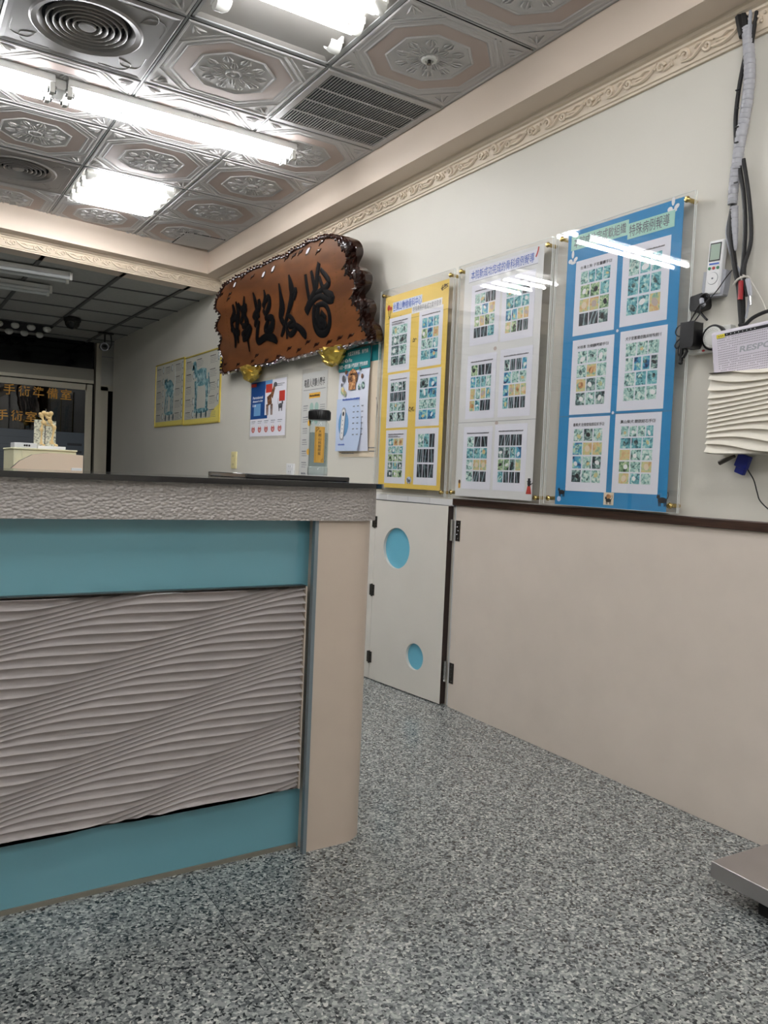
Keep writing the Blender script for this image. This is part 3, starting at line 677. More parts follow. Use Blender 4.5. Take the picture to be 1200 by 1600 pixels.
for lp in ([[(.045, 0), (L, 0), (L, .982), (.045, .982)], circ(L-.385, .737, .108), circ(L-.203, .195, .068)],):
    vs, fs = shape2d(lp, .016, -.008, 'gate'); b.add(vs, fs, 'gate')
b.build('front_panel', t, ang=30)
b = MB(); b.box((.045, 0, -.035), (L-.0005, .981, -.0165), 'darkedge'); b.box((L-.0004, 0, -.035), (L+.0008, .981, -.001), 'darkedge'); b.build('core_board', t)
for cx, cy, r in ((L-.385, .737, .1085), (L-.203, .195, .0685)):
    b = MB(); b.poly(circ(cx, cy, r), -.0155, 'blue'); b.build('round_inset', t)
t2 = thing('gate_leaf', 'narrow beige gate leaf hinged beside the round-inset gate, half behind the counter', 'gate', GM)
b = MB(); b.box((-.5, 0, -.035), (.042, .982, 0), 'gate'); b.build('panel', t2, bevel=.002)
for k, z in enumerate((.865, .49, .12)):
    b = MB(); b.box((.022, z-.03, 0), (.062, z+.03, .003), 'steeldark'); b.tube([(.043, z-.034, .004), (.043, z+.034, .004)], .005, 'steeldark', 10)
    for dx in (-.012, .012):
        for dz in (-.018, 0, .018): b.sphere((.042+dx, z+dz, .003), .0022, 'chrome', 6, 4)
    b.build('leaf_hinge', t)
for z in (.865, .165):
    b = MB(); b.box((L+.001, z-.05, -.034), (L+.003, z+.05, -.008), 'steeldark'); b.tube([(L+.008, z-.052, -.018), (L+.008, z+.052, -.018)], .007, 'chrome', 12)
    for q in range(7): b.tube([(L+.004, z-.045+q*.015, -.03), (L+.005, z-.04+q*.015, -.014)], .0022, 'chrome', 5)
    b.build('butt_hinge', t, ang=40)
for z in (.865, .165):
    pass
for z in (.871, .171):
    b = MB(); b.box((W-.0155, 3.050, z-.05), (W-.0122, 3.082, z+.05), 'steeldark')
    for q in range(5): b.sphere((W-.0155, 3.062+.008*(q % 2), z-.038+q*.019), .0028, 'chrome', 6, 4)
    tag(b.build('hinge_plate'), 'dark steel hinge plate on the beige wall panel, the %s of two' % ('upper' if z > .5 else 'lower'), 'hinge', 'gate hinge plates on the wall panel')

# ================================================================== PLAQUE
OUT = [(0.649, 0.682), (0.765, 0.69), (0.907, 0.695), (1.04, 0.69), (1.186, 0.695), (1.321, 0.688), (1.454, 0.69), (1.581, 0.69), (1.675, 0.679), (1.771, 0.681), (1.876, 0.688), (1.975, 0.686), (2.062, 0.691), (2.143, 0.682), (2.224, 0.681), (2.28, 0.67), (2.386, 0.637), (2.47, 0.605), (2.527, 0.579), (2.558, 0.543), (2.555, 0.5), (2.494, 0.45), (2.567, 0.422), (2.623, 0.367), (2.592, 0.312), (2.528, 0.277), (2.602, 0.245), (2.629, 0.193), (2.589, 0.138), (2.644, 0.095), (2.662, 0.041), (2.638, 0.009), (2.468, 0.015), (2.298, 0.007), (2.122, 0.016), (1.954, 0.015), (1.728, 0.013), (1.535, 0.011), (1.467, 0.034), (1.278, 0.014), (1.03, 0.02), (0.729, 0.024), (0.379, 0.017), (0.334, 0.078), (0.382, 0.136), (0.348, 0.24), (0.427, 0.305), (0.352, 0.377), (0.387, 0.434), (0.468, 0.471), (0.393, 0.532), (0.438, 0.598), (0.539, 0.642)]
ST = [[(1.948, 0.505, 0.0188), (1.947, 0.442, 0.023), (1.951, 0.383, 0.023), (1.951, 0.346, 0.0167)], [(2.027, 0.511, 0.0188), (2.036, 0.455, 0.0251), (2.042, 0.387, 0.0251), (2.014, 0.361, 0.0146)], [(2.14, 0.539, 0.023), (2.096, 0.473, 0.0271), (2.06, 0.403, 0.0251), (1.965, 0.342, 0.0271), (1.889, 0.283, 0.0313)], [(2.148, 0.496, 0.0188), (2.212, 0.437, 0.0251), (2.227, 0.404, 0.0251), (2.162, 0.384, 0.023), (2.055, 0.374, 0.0146)], [(2.117, 0.459, 0.0209), (2.147, 0.388, 0.023), (2.189, 0.351, 0.0271), (2.244, 0.318, 0.0376), (2.183, 0.315, 0.0292), (2.094, 0.348, 0.0209), (1.983, 0.33, 0.0251), (1.896, 0.286, 0.0376)], [(2.022, 0.314, 0.0209), (1.989, 0.261, 0.0251), (1.984, 0.184, 0.0271), (2.031, 0.137, 0.0292), (2.113, 0.132, 0.0292), (2.174, 0.177, 0.0251), (2.181, 0.247, 0.023), (2.133, 0.296, 0.0209), (2.035, 0.3, 0.0167)], [(2.069, 0.309, 0.0209), (2.042, 0.253, 0.0313), (2.047, 0.194, 0.0418), (2.085, 0.165, 0.0313)], [(2.084, 0.252, 0.0251), (2.138, 0.209, 0.0209)], [(2.007, 0.219, 0.0313), (2.087, 0.187, 0.048), (2.132, 0.164, 0.0251)], [(1.566, 0.517, 0.0104), (1.571, 0.446, 0.0251), (1.569, 0.364, 0.0459), (1.53, 0.307, 0.0355), (1.566, 0.239, 0.023), (1.505, 0.182, 0.0125)], [(1.725, 0.543, 0.0125), (1.736, 0.474, 0.0376), (1.733, 0.41, 0.0397), (1.648, 0.321, 0.0251), (1.571, 0.249, 0.0188), (1.496, 0.185, 0.0125)], [(1.724, 0.421, 0.0209), (1.799, 0.436, 0.023), (1.753, 0.386, 0.0188)], [(1.622, 0.315, 0.0188), (1.702, 0.264, 0.023), (1.722, 0.208, 0.0251), (1.632, 0.177, 0.023), (1.606, 0.234, 0.0188), (1.71, 0.261, 0.0146)], [(1.634, 0.23, 0.0209), (1.748, 0.215, 0.0271), (1.835, 0.155, 0.0355), (1.826, 0.132, 0.0146)], [(1.611, 0.296, 0.0146), (1.579, 0.156, 0.0125)], [(1.143, 0.528, 0.0125), (1.163, 0.459, 0.0313), (1.164, 0.382, 0.0271), (1.096, 0.302, 0.0209)], [(1.223, 0.471, 0.0251), (1.213, 0.418, 0.0313), (1.091, 0.368, 0.023), (1.205, 0.373, 0.0251)], [(1.329, 0.517, 0.0125), (1.328, 0.46, 0.0271), (1.278, 0.408, 0.0271)], [(1.27, 0.418, 0.0188), (1.381, 0.459, 0.0271), (1.386, 0.413, 0.0292), (1.31, 0.36, 0.023)], [(1.271, 0.388, 0.0209), (1.326, 0.315, 0.0251), (1.258, 0.256, 0.0271), (1.359, 0.254, 0.0355), (1.405, 0.314, 0.0313), (1.285, 0.334, 0.0209)], [(1.183, 0.335, 0.0209), (1.121, 0.254, 0.0271), (1.114, 0.193, 0.0271), (1.258, 0.209, 0.0292), (1.383, 0.184, 0.0355), (1.427, 0.147, 0.0167)], [(0.756, 0.506, 0.0209), (0.762, 0.441, 0.0355), (0.685, 0.381, 0.0313), (0.72, 0.281, 0.0313), (0.688, 0.199, 0.0125)], [(0.823, 0.516, 0.0167), (0.839, 0.429, 0.0355), (0.776, 0.345, 0.0334), (0.761, 0.223, 0.0146)], [(0.862, 0.497, 0.0188), (0.915, 0.418, 0.0251), (0.854, 0.355, 0.023)], [(0.99, 0.532, 0.0125), (0.954, 0.458, 0.0251), (0.956, 0.367, 0.0271), (0.94, 0.277, 0.0251), (0.947, 0.14, 0.0084)], [(0.907, 0.454, 0.0209), (0.994, 0.454, 0.0313), (0.938, 0.415, 0.0271), (0.987, 0.339, 0.0271), (0.876, 0.332, 0.023)], [(0.849, 0.275, 0.0209), (1.023, 0.309, 0.0251), (0.958, 0.252, 0.023), (0.856, 0.239, 0.023)], [(0.678, 0.405, 0.0209), (0.834, 0.407, 0.0292)], [(0.664, 0.336, 0.0209), (0.818, 0.293, 0.0271)]]
INR = [(2.468, 0.562), (2.464, 0.51), (2.423, 0.457), (2.469, 0.421), (2.548, 0.38), (2.508, 0.326), (2.478, 0.278), (2.552, 0.231), (2.509, 0.149), (2.576, 0.096), (2.577, 0.043)]
tv = Vector((-.14, 0, .72)).normalized(); xa = Vector((0, -1, 0)); za = xa.cross(tv)
PM = Matrix(((xa.x, tv.x, za.x, W-.08), (xa.y, tv.y, za.y, 6.45), (xa.z, tv.z, za.z, 1.85), (0, 0, 0, 1)))
t = thing('calligraphy_plaque', 'large carved brown wooden plaque with four black brush characters above the counter', 'plaque', PM)
outp = OUT
inner = []
n = len(outp)
for i, p in enumerate(outp):
    a, c = outp[i-1], outp[(i+1) % n]; dx, dy = c[0]-a[0], c[1]-a[1]; l = math.hypot(dx, dy)
    nx, ny = dy/l, -dx/l                        # outline runs clockwise: inward normal
    w = .022
    if p[0] > 2.3 and .03 < p[1] < .62: w = .075
    inner.append((p[0]+nx*w, p[1]+ny*w))
b = MB(); vs, fs = shape2d([inner], .03, -.012, 'wood'); b.add(vs, fs, 'wood')
# small pierced and gouged marks near the edges
for (x, y) in [(1.507, .62), (1.349, .613), (.838, .635), (2.019, .629)]:
    b.ell(x, y, .034, .014, .0037, 'sheet', 12, .35); b.ribbon([(x-.04, y-.014), (x, y-.012), (x+.045, y+.018)], .004, 'carve', .01)
for (x, y) in [(2.144, .599), (1.918, .641), (1.827, .64), (1.724, .646), (1.164, .634), (.724, .587), (.681, .559), (1.585, .09), (1.721, .065), (1.969, .071), (2.268, .076), (2.4, .073), (.683, .07), (.959, .067), (2.136, .068), (.428, .094), (1.398, .057), (.56, .61), (1.0, .66), (1.05, .1), (1.2, .05), (2.2, .64), (1.86, .1)]:
    b.ribbon([(x-.04, y-.012, .004), (x-.01, y+.004, .018), (x+.02, y+.004, .014), (x+.045, y+.014, .003)], .0037, 'carve', None, .002)
b.build('face_board', t, ang=30)
b = MB()
oi = smooth([(p[0], p[1]) for p in outp+[outp[0]]], 5)[:-1]; ii = smooth([(p[0], p[1]) for p in inner+[inner[0]]], 5)[:-1]; m = len(oi)
vs = []
for q in range(m):
    j = .006*math.sin(q*2.1)+random.uniform(-.006, .006); o, p = oi[q], ii[q]
    mid = ((o[0]+p[0])/2, (o[1]+p[1])/2)
    vs += [(p[0], p[1], -.03), (p[0], p[1], .003), (mid[0], mid[1], .012+j), (o[0]+j*.6, o[1]+j*.6, -.004), (o[0], o[1], -.05)]
b.add(vs, [(5*q+r, 5*((q+1) % m)+r, 5*((q+1) % m)+r+1, 5*q+r+1) for q in range(m) for r in range(4)], 'carve')
for q in range(0, m, 2):                           # carved knuckles all round the rim
    o, p = oi[q], ii[q]; wdt = math.hypot(o[0]-p[0], o[1]-p[1])
    f = random.uniform(.25, .6); c = (p[0]+(o[0]-p[0])*f, p[1]+(o[1]-p[1])*f)
    dx, dy = o[0]-p[0], o[1]-p[1]; s = max(wdt, .03)
    b.ribbon([(c[0]-dx*.5+dy*.2, c[1]-dy*.5-dx*.2, .004), (c[0], c[1], random.uniform(.014, .022)), (c[0]+dx*.55-dy*.3, c[1]+dy*.55+dx*.3, .006)], .010, 'carve', None, .012)
b.build('carved_rim', t, ang=40)
b = MB()
for i, s in enumerate(ST): b.ribbon([(p[0], p[1], p[2]*1.75) for p in s], .0042+.0002*i, 'lacquer', None, .004)
b.build('brush_calligraphy', t, ang=60)
b = MB()
random.seed(11)
for (x, y0, y1, k) in ((2.33, .14, .55, 16), (2.39, .18, .40, 8), (2.28, .20, .42, 7), (.60, .2, .55, 14)):
    for i in range(k):
        y = y1-(y1-y0)*i/k; xx = x-(.55-y)*.05
        for q in range(3): b.ribbon([(xx+random.uniform(-.012, .0), y+random.uniform(-.01, .008)), (xx+random.uniform(0, .013), y+random.uniform(-.01, .008))], .0042, 'goldtext', .0035)
b.build('small_inscription', t)
random.seed(5)
for (yy, lab) in ((6.45-.87, 'crumpled gold foil bracket under the left end of the plaque'), (6.45-2.134, 'crumpled gold foil bracket under the right end of the plaque')):
    tt = MB(); n, m = 16, 12; ph = [[random.uniform(-.019, .019) for j in range(n)] for i in range(m+1)]
    vs = []
    for i in range(m+1):
        v = i/m; zz = .06-.115*v; wv = .15*(1-.62*v**1.6)*min(1, .55+v*4); dv = .062*(1-.45*v)*min(1, .5+v*4)
        for j in range(n):
            a = 2*PI*j/n; k_ = ph[i][j]
            vs.append(((wv+k_)*math.cos(a)*(0 if i in (0, m) else 1), zz+k_*.6, .066+(dv+k_)*math.sin(a)*(0 if i in (0, m) else 1)))
    tt.add(vs, [((i+1)*n+j, (i+1)*n+(j+1) % n, i*n+(j+1) % n, i*n+j) for i in range(m) for j in range(n)], 'gold')
    o = tt.build('gold_bracket', ang=1); o.matrix_world = wallmat(yy, 1.835); tag(o, lab, 'bracket', 'gold foil brackets holding the plaque')

# ================================================================== WALL BOARDS
PK = dict(t='pt', m='pm', x='px', b='pb', u='pu', d='pd', g='pg')
def photos(b, x0, y0, x1, y1, rows, z):
    """rows listed from the top; equal-height rows of pictures"""
    n = len(rows); rh = (y1-y0)/n
    for i, r in enumerate(rows):
        top = y1-i*rh; h = rh*.88; cw = (x1-x0)/len(r); jit = random.uniform(0, .06)*(x1-x0)
        for j, ch in enumerate(r):
            if ch == '.': continue
            ax = x0+j*cw+(.002 if j else 0)+jit*.3; bx = x0+(j+1)*cw-.002-jit*.3*(j == len(r)-1)
            b.rect(ax, top-h, bx, top, z, PK[ch]); cx, cy = (ax+bx)/2, top-h/2; w2 = (bx-ax)/2
            if ch == 'x':
                s = random.choice((-1, 1)); k = random.uniform(.1, .5)
                for q in ((-.45, .4) if random.random() < .25 else (random.uniform(-.2, .2),)):
                    b.ribbon([(cx+w2*q+s*w2*k, top-h*.02, w2*.34), (cx+w2*q, cy, w2*.2), (cx+w2*q-s*w2*k*.8, top-h*.98, w2*.4)], z+.0003, 'bone')
            elif ch in 'tum':
                b.ell(cx+random.uniform(-.3, .3)*w2, cy+random.uniform(-.2, .2)*h, w2*random.uniform(.25, .55), h*random.uniform(.15, .3), z+.0003, random.choice(('pb', 'pm', 'white', 'pd')), 10, random.uniform(0, 3))
            elif ch == 'b':
                b.ell(cx, cy, w2*.55, h*.28, z+.0003, random.choice(('golden', 'tilepink', 'pb', 'cream')), 12, random.uniform(0, 3))
            elif ch in 'dg':
                b.ell(cx+random.uniform(-.3, .3)*w2, cy, w2*.4, h*.25, z+.0003, random.choice(('white', 'ink')), 10, random.uniform(0, 3))

def fakeline(b, x0, x1, y, h, z, k):
    """a line of print too small to read, as a run of tiny marks"""
    x = x0
    while x < x1:
        w = h*random.uniform(.5, 1.0); b.rect(x, y, min(x1, x+w*.8), y+h*random.uniform(.7, 1), z, k); x += w*1.05

def cat(b, x, y, s, z, k, f=1):
    b.ell(x, y, s*.5, s*.26, z, k, 14); b.ell(x-f*s*.45, y+s*.28, s*.19, s*.17, z, k, 10)
    b.poly([(x-f*s*.6, y+s*.35), (x-f*s*.58, y+s*.56), (x-f*s*.46, y+s*.42)], z, k); b.poly([(x-f*s*.42, y+s*.42), (x-f*s*.33, y+s*.56), (x-f*s*.3, y+s*.34)], z, k)
    for q in (-.38, -.22, .22, .4): b.ribbon([(x+q*s, y-s*.1, s*.13), (x+q*s+s*.03, y-s*.55, s*.08)], z, k)
    b.ribbon([(x+f*s*.45, y+s*.1, s*.1), (x+f*s*.62, y+s*.4, s*.07), (x+f*s*.55, y+s*.75, s*.08)], z, k)

def board(label, yl, z0, w, h, paper, pk, sheets, titles, extra, bolts, group='acrylic poster boards on the right wall', join=None):
    t = thing('poster_board', label, 'poster board', wallmat(yl, z0), group)
    b = MB(); b.box((0, 0, .0365), (w, h, .0395), 'acr'); b.box((-.0002, -.0002, .0364), (.0006, h, .0396), 'acredge'); b.box((w-.0006, 0, .0364), (w+.0002, h, .0396), 'acredge'); b.build('rear_sheet', t)
    b = MB(); x0, y0, x1, y1 = paper; rg = []
    b.box((x0, y0, .0400), (x1, y1, .0405), pk); 
    if join: b.box((x0, join, .0405), (x1, join+.0015, .0411), 'inkgrey')
    pp = b.build('backing_paper', t)
    for (r, rows, head) in sheets:
        a0, c0, a1, c1 = r
        b = MB(); b.box((a0, c0, .0409), (a1, c1, .0414), 'sheet'); sh = b.build('report_sheet', t)
        b = MB(); wd = a1-a0; ht = c1-c0
        top = c1-ht*(.1 if head is None else .16)
        photos(b, a0+wd*.14, c0+ht*.1, a1-wd*.14, top, rows, .0418); b.build('photo_grid', sh)
        if head is not None:
            b = MB()
            if head == '-': fakeline(b, a0+wd*.12, a1-wd*.12, c1-ht*.115, .006, .0418, 'ink')
            elif head == '=':
                fakeline(b, a0+wd*.12, a1-wd*.15, c1-ht*.09, .006, .0418, 'ink'); fakeline(b, a0+wd*.12, a1-wd*.4, c1-ht*.12, .004, .0418, 'ink'); fakeline(b, a0+wd*.12, a1-wd*.3, c1-ht*.14, .004, .0418, 'ink')
            else: b.text(head, a0+wd*.12, c1-ht*.125, wd*.76, .0135, .0418, 'ink', .012)
            b.build('heading', sh)
    b = MB(); titles(b); b.build('title_lettering', t)
    if extra: b = MB(); extra(b); b.build('stickers', t)
    b = MB(); b.box((0, 0, .0450), (w, h, .0480), 'acr'); 
    for a, c in (((-.0002, 0), (.0008, h)), ((w-.0008, 0), (w+.0002, h)), ((0, -.0002), (w, .0008)), ((0, h-.0008), (w, h+.0002))): b.box((a[0], a[1], .0449), (c[0], c[1], .0481), 'acredge')
    b.build('front_sheet', t)
    for (x, y) in bolts:
        b = MB(); b.x = Matrix.Translation((x, y, 0)); b.lathe([(.008, .0), (.008, .048)], 'brass', 14); b.lathe([(.0001, .0565), (.007, .0555), (.0105, .052), (.0115, .0482), (.0001, .0481)], 'brass', 20); b.build('standoff_bolt', t)
    return t

random.seed(3)
def ytitle(b):
    b.rect(.125, .985, .392, 1.03, .0413, 'white') if False else None
    b.rect(.118, .980, .395, 1.034, .0413, 'inklight'); b.text('台鳳山動物骨科中心', .122, .984, .268, .046, .0417, 'inkblue', .012)
    b.rect(.305, .945, .572, .990, .0415, 'white'); b.text('特殊病例手術成功案例發表', .312, .952, .253, .03, .0419, 'inkgrey', .0)
    b.rect(.05, .925, .62-.0, .9262, .0411, 'goldtext')
def yextra(b):
    b.ell(.077, 1.012, .014, .016, .0413, 'inkred'); b.ell(.1, 1.005, .009, .011, .0413, 'inkred'); b.ribbon([(.077, 1.0), (.082, .965), (.095, .955)], .0413, 'ink', .004); b.ribbon([(.1, .995), (.09, .96), (.075, .95)], .0413, 'ink', .004)
    for (x, y) in ((.344, .81), (.325, .445), (.35, .45), (.575, 1.035), (.6, 1.045), (.2, .94)):
        for q in range(5): b.ribbon([(x+random.uniform(-.02, .02), y+random.uniform(-.015, .015)), (x+random.uniform(-.02, .02), y+random.uniform(-.015, .015)), (x+random.uniform(-.02, .02), y+random.uniform(-.015, .015))], .0413, 'goldtext', .003)
    b.ell(.345, .076, .024, .018, .0413, 'palepr'); cat(b, .345, .072, .03, .0416, 'inkgrey')
board('yellow case-report board under clear acrylic, leftmost of the three big boards', 3.815, 1.03, .668, 1.112, (.042, .03, .622, 1.072), 'ypaper',
      [((0.091, 0.657, 0.301, 0.951), ['mm', 'dd', 'dm', 'dd'], '='), ((0.376, 0.658, 0.583, 0.954), ['uut', 'gub', 'mmt', 'tu'], '-'),
       ((0.100, 0.354, 0.311, 0.645), ['dmdd', 'xxxx', 'mmmd', 'dmdd'], '-'), ((0.381, 0.355, 0.589, 0.645), ['du', 'tu', 'mm', 'uu'], '-'),
       ((0.104, 0.054, 0.307, 0.342), ['tbb', 'mtmt', 'ggg', 'dtd', 'dgg'], '='), ((0.386, 0.054, 0.591, 0.344), ['mtx', 'xxx', 'xxx'], None)],
      ytitle, yextra, ((.029, 1.084), (.64, 1.084), (.64, .023), (.03, .023)))
def wtitle(b):
    b.rect(.075, 1.022, .545, 1.082, .0413, 'sheet'); b.text('本院新成功完成的骨科病例報導', .09, 1.03, .43, .043, .0417, 'inkblue', .006)
    b.ribbon([(.53, 1.05), (.54, 1.07), (.545, 1.09)], .0417, 'inkred', .008); b.rect(.075, 1.0205, .545, 1.022, .0416, 'inkgrey')
def wextra(b):
    b.ell(.073, .08, .008, .01, .0413, 'goldtext'); b.rect(.066, .05, .08, .074, .0413, 'orange')
    b.poly([(.54, .04), (.575, .04), (.566, .075), (.549, .075)], .0413, 'inkred'); b.ell(.558, .085, .01, .012, .0416, 'ink'); b.rect(.545, .092, .57, .096, .0417, 'ink'); b.rect(.55, .094, .565, .108, .0417, 'ink'); b.ribbon([(.566, .08), (.58, .088)], .0416, 'ink', .004)
    for (x, y) in ((.325, .352), (.29, .69)): b.ell(x, y, .011, .009, .0413, 'tilepink')
board('white case-report board under clear acrylic, between the yellow and the blue boards', 3.11, 1.03, .634, 1.112, (.042, .012, .578, 1.098), 'wpaper',
      [((0.101, 0.720, 0.307, 1.002), ['mmxx', 'mub', 'gbgm', 'xxt'], '-'), ((0.322, 0.714, 0.534, 1.000), ['mmx', 'ttt', 'uubb', 'bgxx'], '-'),
       ((0.094, 0.377, 0.304, 0.674), ['gxx', 'uttm', 'bmbt', 'btxx'], '-'), ((0.329, 0.377, 0.540, 0.678), ['dxxu', 'umm', 'ubbb', 'txxx'], '-'),
       ((0.090, 0.048, 0.300, 0.340), ['m.x.x'.replace('.', ''), 'ttt', 'mbb', 'mxx'], '-'), ((0.318, 0.049, 0.531, 0.345), ['xxxx', 'ddtu', 'ggdb', 'txxx'], '-')],
      wtitle, wextra, ((.02, 1.085), (.606, 1.083), (.606, .027), (.018, .027)), join=.36)
def btitle(b):
    b.rect(.080, 1.024, .372, 1.081, .0413, 'mint'); b.text('本院成功完成軟組織', .095, 1.032, .265, .042, .0417, 'inkgrey', .006)
    b.rect(.368, 1.006, .578, 1.064, .0415, 'mint'); b.text('特殊病例報導', .376, 1.014, .18, .044, .0419, 'inkgrey', .006)
def bextra(b):
    for (x, y) in ((.567, 1.082), (.092, .995)):
        b.ell(x-.012, y-.012, .011, .009, .0413, 'white'); b.ell(x, y+.014, .007, .016, .0413, 'white'); b.ell(x+.016, y-.008, .012, .008, .0413, 'white', 12, .6); b.ell(x+.004, y-.02, .014, .006, .0413, 'white')
    cat(b, .594, .042, .04, .0413, 'ink'); cat(b, .098, .052, .034, .0413, 'ink'); b.ell(.085, .024, .011, .011, .0413, 'palepr')
    b.rect(.322, .012, .372, .06, .0413, 'cream'); cat(b, .347, .03, .028, .0416, 'ink'); b.ell(.347, .045, .012, .009, .0416, 'golden')
    for y in (.672, .363): b.ell(.345, y, .006, .006, .0416, 'sheet')
board('blue case-report board under clear acrylic with two mint title strips', 2.455, 1.035, .662, 1.108, (.062, .0, .612, 1.10), 'bpaper',
      [((0.113, 0.679, 0.326, 0.976), ['mttt', 'ggt', 'bbg', 'xxd'], '台灣土狗 子宮蓄膿手術'), ((0.353, 0.683, 0.567, 0.980), ['mtt', 'ttt', 'ttb'], '-'),
       ((0.117, 0.364, 0.332, 0.661), ['mmm', 'mbm', 'bdm', 'dmd'], '米格魯 左側髖關節手術'), ((0.361, 0.368, 0.574, 0.665), ['mmm', 'muud', 'mtt', 'mmm'], '犬子宮蓄膿症臨床特殊病例'),
       ((0.118, 0.059, 0.332, 0.353), ['mdm', 'ubb', 'umd', 'dmm'], '喜樂犬 左側會陰部疝氣手術'), ((0.359, 0.061, 0.571, 0.357), ['mmmt', 'ttt', 'bmm', 'gmb', 'btm'], '鳳山柴犬 膀胱結石手術')],
      btitle, bextra, ((.033, 1.083), (.63, 1.084), (.632, .025), (.029, .024)), join=.358)

# ================================================================== OTHER POSTERS
def poster(label, yl, z0, w, h, draw, parts=None, name='wall_poster', d=0.):
    t = thing(name, label, 'poster', wallmat(yl, z0)); draw(t, w, h); return t
def anat(kind):
    def f(t, w, h):
        random.seed(20+kind)
        b = MB()
        for a in ((0, 0, w, .012), (0, h-.012, w, h), (0, .012, .012, h-.012), (w-.012, .012, w, h-.012)): b.box((a[0], a[1], 0), (a[2], a[3], .012), 'yframe')
        b.build('frame', t)
        b = MB(); b.box((.01, .01, 0), (w-.01, h-.01, .006), 'kraft'); b.rect(.012, .012, w-.012, .05, .0065, 'ypale')
        if kind: b.poly([(w-.25, .012), (w-.012, .012), (w-.012, .16), (w-.2, .1)], .0068, 'ypale')
        b.build('print_sheet', t)
        b = MB()
        bx = ([(.06, .2), (.26, .4)] if True else [])
        rows_ = [h-.1-.115*i for i in range(5)]
        for i, y in enumerate(rows_):
            for x in ((.05, w-.26) if i not in (0,) else (.05, .33, w-.26)):
                fakeline(b, x, x+.13, y+.045, .009, .007, 'ink')
                for q in range(4): fakeline(b, x, x+random.uniform(.13, .18), y+.03-q*.014, .004, .007, 'inkgrey')
                if random.random() < .85: b.ell(x+.205, y+.03, .02, .036, .0072, 'oval', 14); b.ell(x+.21, y+.03, .013, .028, .0074, 'bonewhite', 14)
        for x in (.3, .42, .54): 
            if x < w-.3: b.ell(x+.06, .085, .02, .034, .0072, 'oval', 14); fakeline(b, x, x+.06, .08, .005, .007, 'inkgrey'); fakeline(b, x, x+.05, .065, .004, .007, 'inkgrey')
        b.build('captions', t)
        b = MB(); cx = w*.5; k = 'tealink'
        if kind == 0:        # seated lean cat
            b.ribbon([(cx-.07, h*.62, .08), (cx+.02, h*.60, .15), (cx+.10, h*.52, .15)], .0072, k); b.ell(cx-.1, h*.66, .055, .05, .0074, k); b.poly([(cx-.145, h*.68), (cx-.14, h*.78), (cx-.11, h*.70)], .0074, k); b.poly([(cx-.09, h*.70), (cx-.07, h*.78), (cx-.055, h*.68)], .0074, k)
            for x0, x1 in ((-.08, -.11), (-.03, -.05), (.08, .07), (.12, .12)): b.ribbon([(cx+x0, h*.55, .045), (cx+x1, h*.34, .028), (cx+x1-.01, h*.2, .03)], .0073, k)
            b.ribbon([(cx+.14, h*.5, .02), (cx+.19, h*.7, .018), (cx+.17, h*.9, .012)], .0073, 'bonewhite'); b.ell(cx+.02, h*.2, .13, .018, .0071, k)
        else:                # standing tall dog
            b.ribbon([(cx-.13, h*.66, .13), (cx, h*.66, .16), (cx+.12, h*.66, .13)], .0072, k); b.ribbon([(cx-.13, h*.68, .09), (cx-.18, h*.82, .07)], .0073, k); b.ell(cx-.19, h*.84, .05, .045, .0074, k); b.ribbon([(cx-.2, h*.83, .05), (cx-.26, h*.80, .03)], .0074, k)
            for x0, x1 in ((-.16, -.15), (-.12, -.12), (.10, .13), (.15, .16)): b.ribbon([(cx+x0, h*.62, .05), (cx+x1, h*.4, .026), (cx+x1-.01, h*.2, .032)], .0073, k)
            b.ribbon([(cx+.17, h*.7, .03), (cx+.21, h*.5, .02), (cx+.2, h*.4, .012)], .0073, k); b.ell(cx, h*.19, .2, .022, .0071, k)
            for q in range(7): b.ribbon([(cx-.1+q*.03, h*.72), (cx-.11+q*.03, h*.6)], .0078, 'bonewhite', .005)
        b.build('animal_drawing', t)
    return f
poster('yellow-framed anatomy chart with a teal cat drawing, left of the two', 8.21, 1.518, .905, .63, anat(0), name='anatomy_chart')
poster('yellow-framed anatomy chart with a teal dog drawing, partly behind the plaque', 7.295, 1.51, .93, .625, anat(1), name='anatomy_chart')

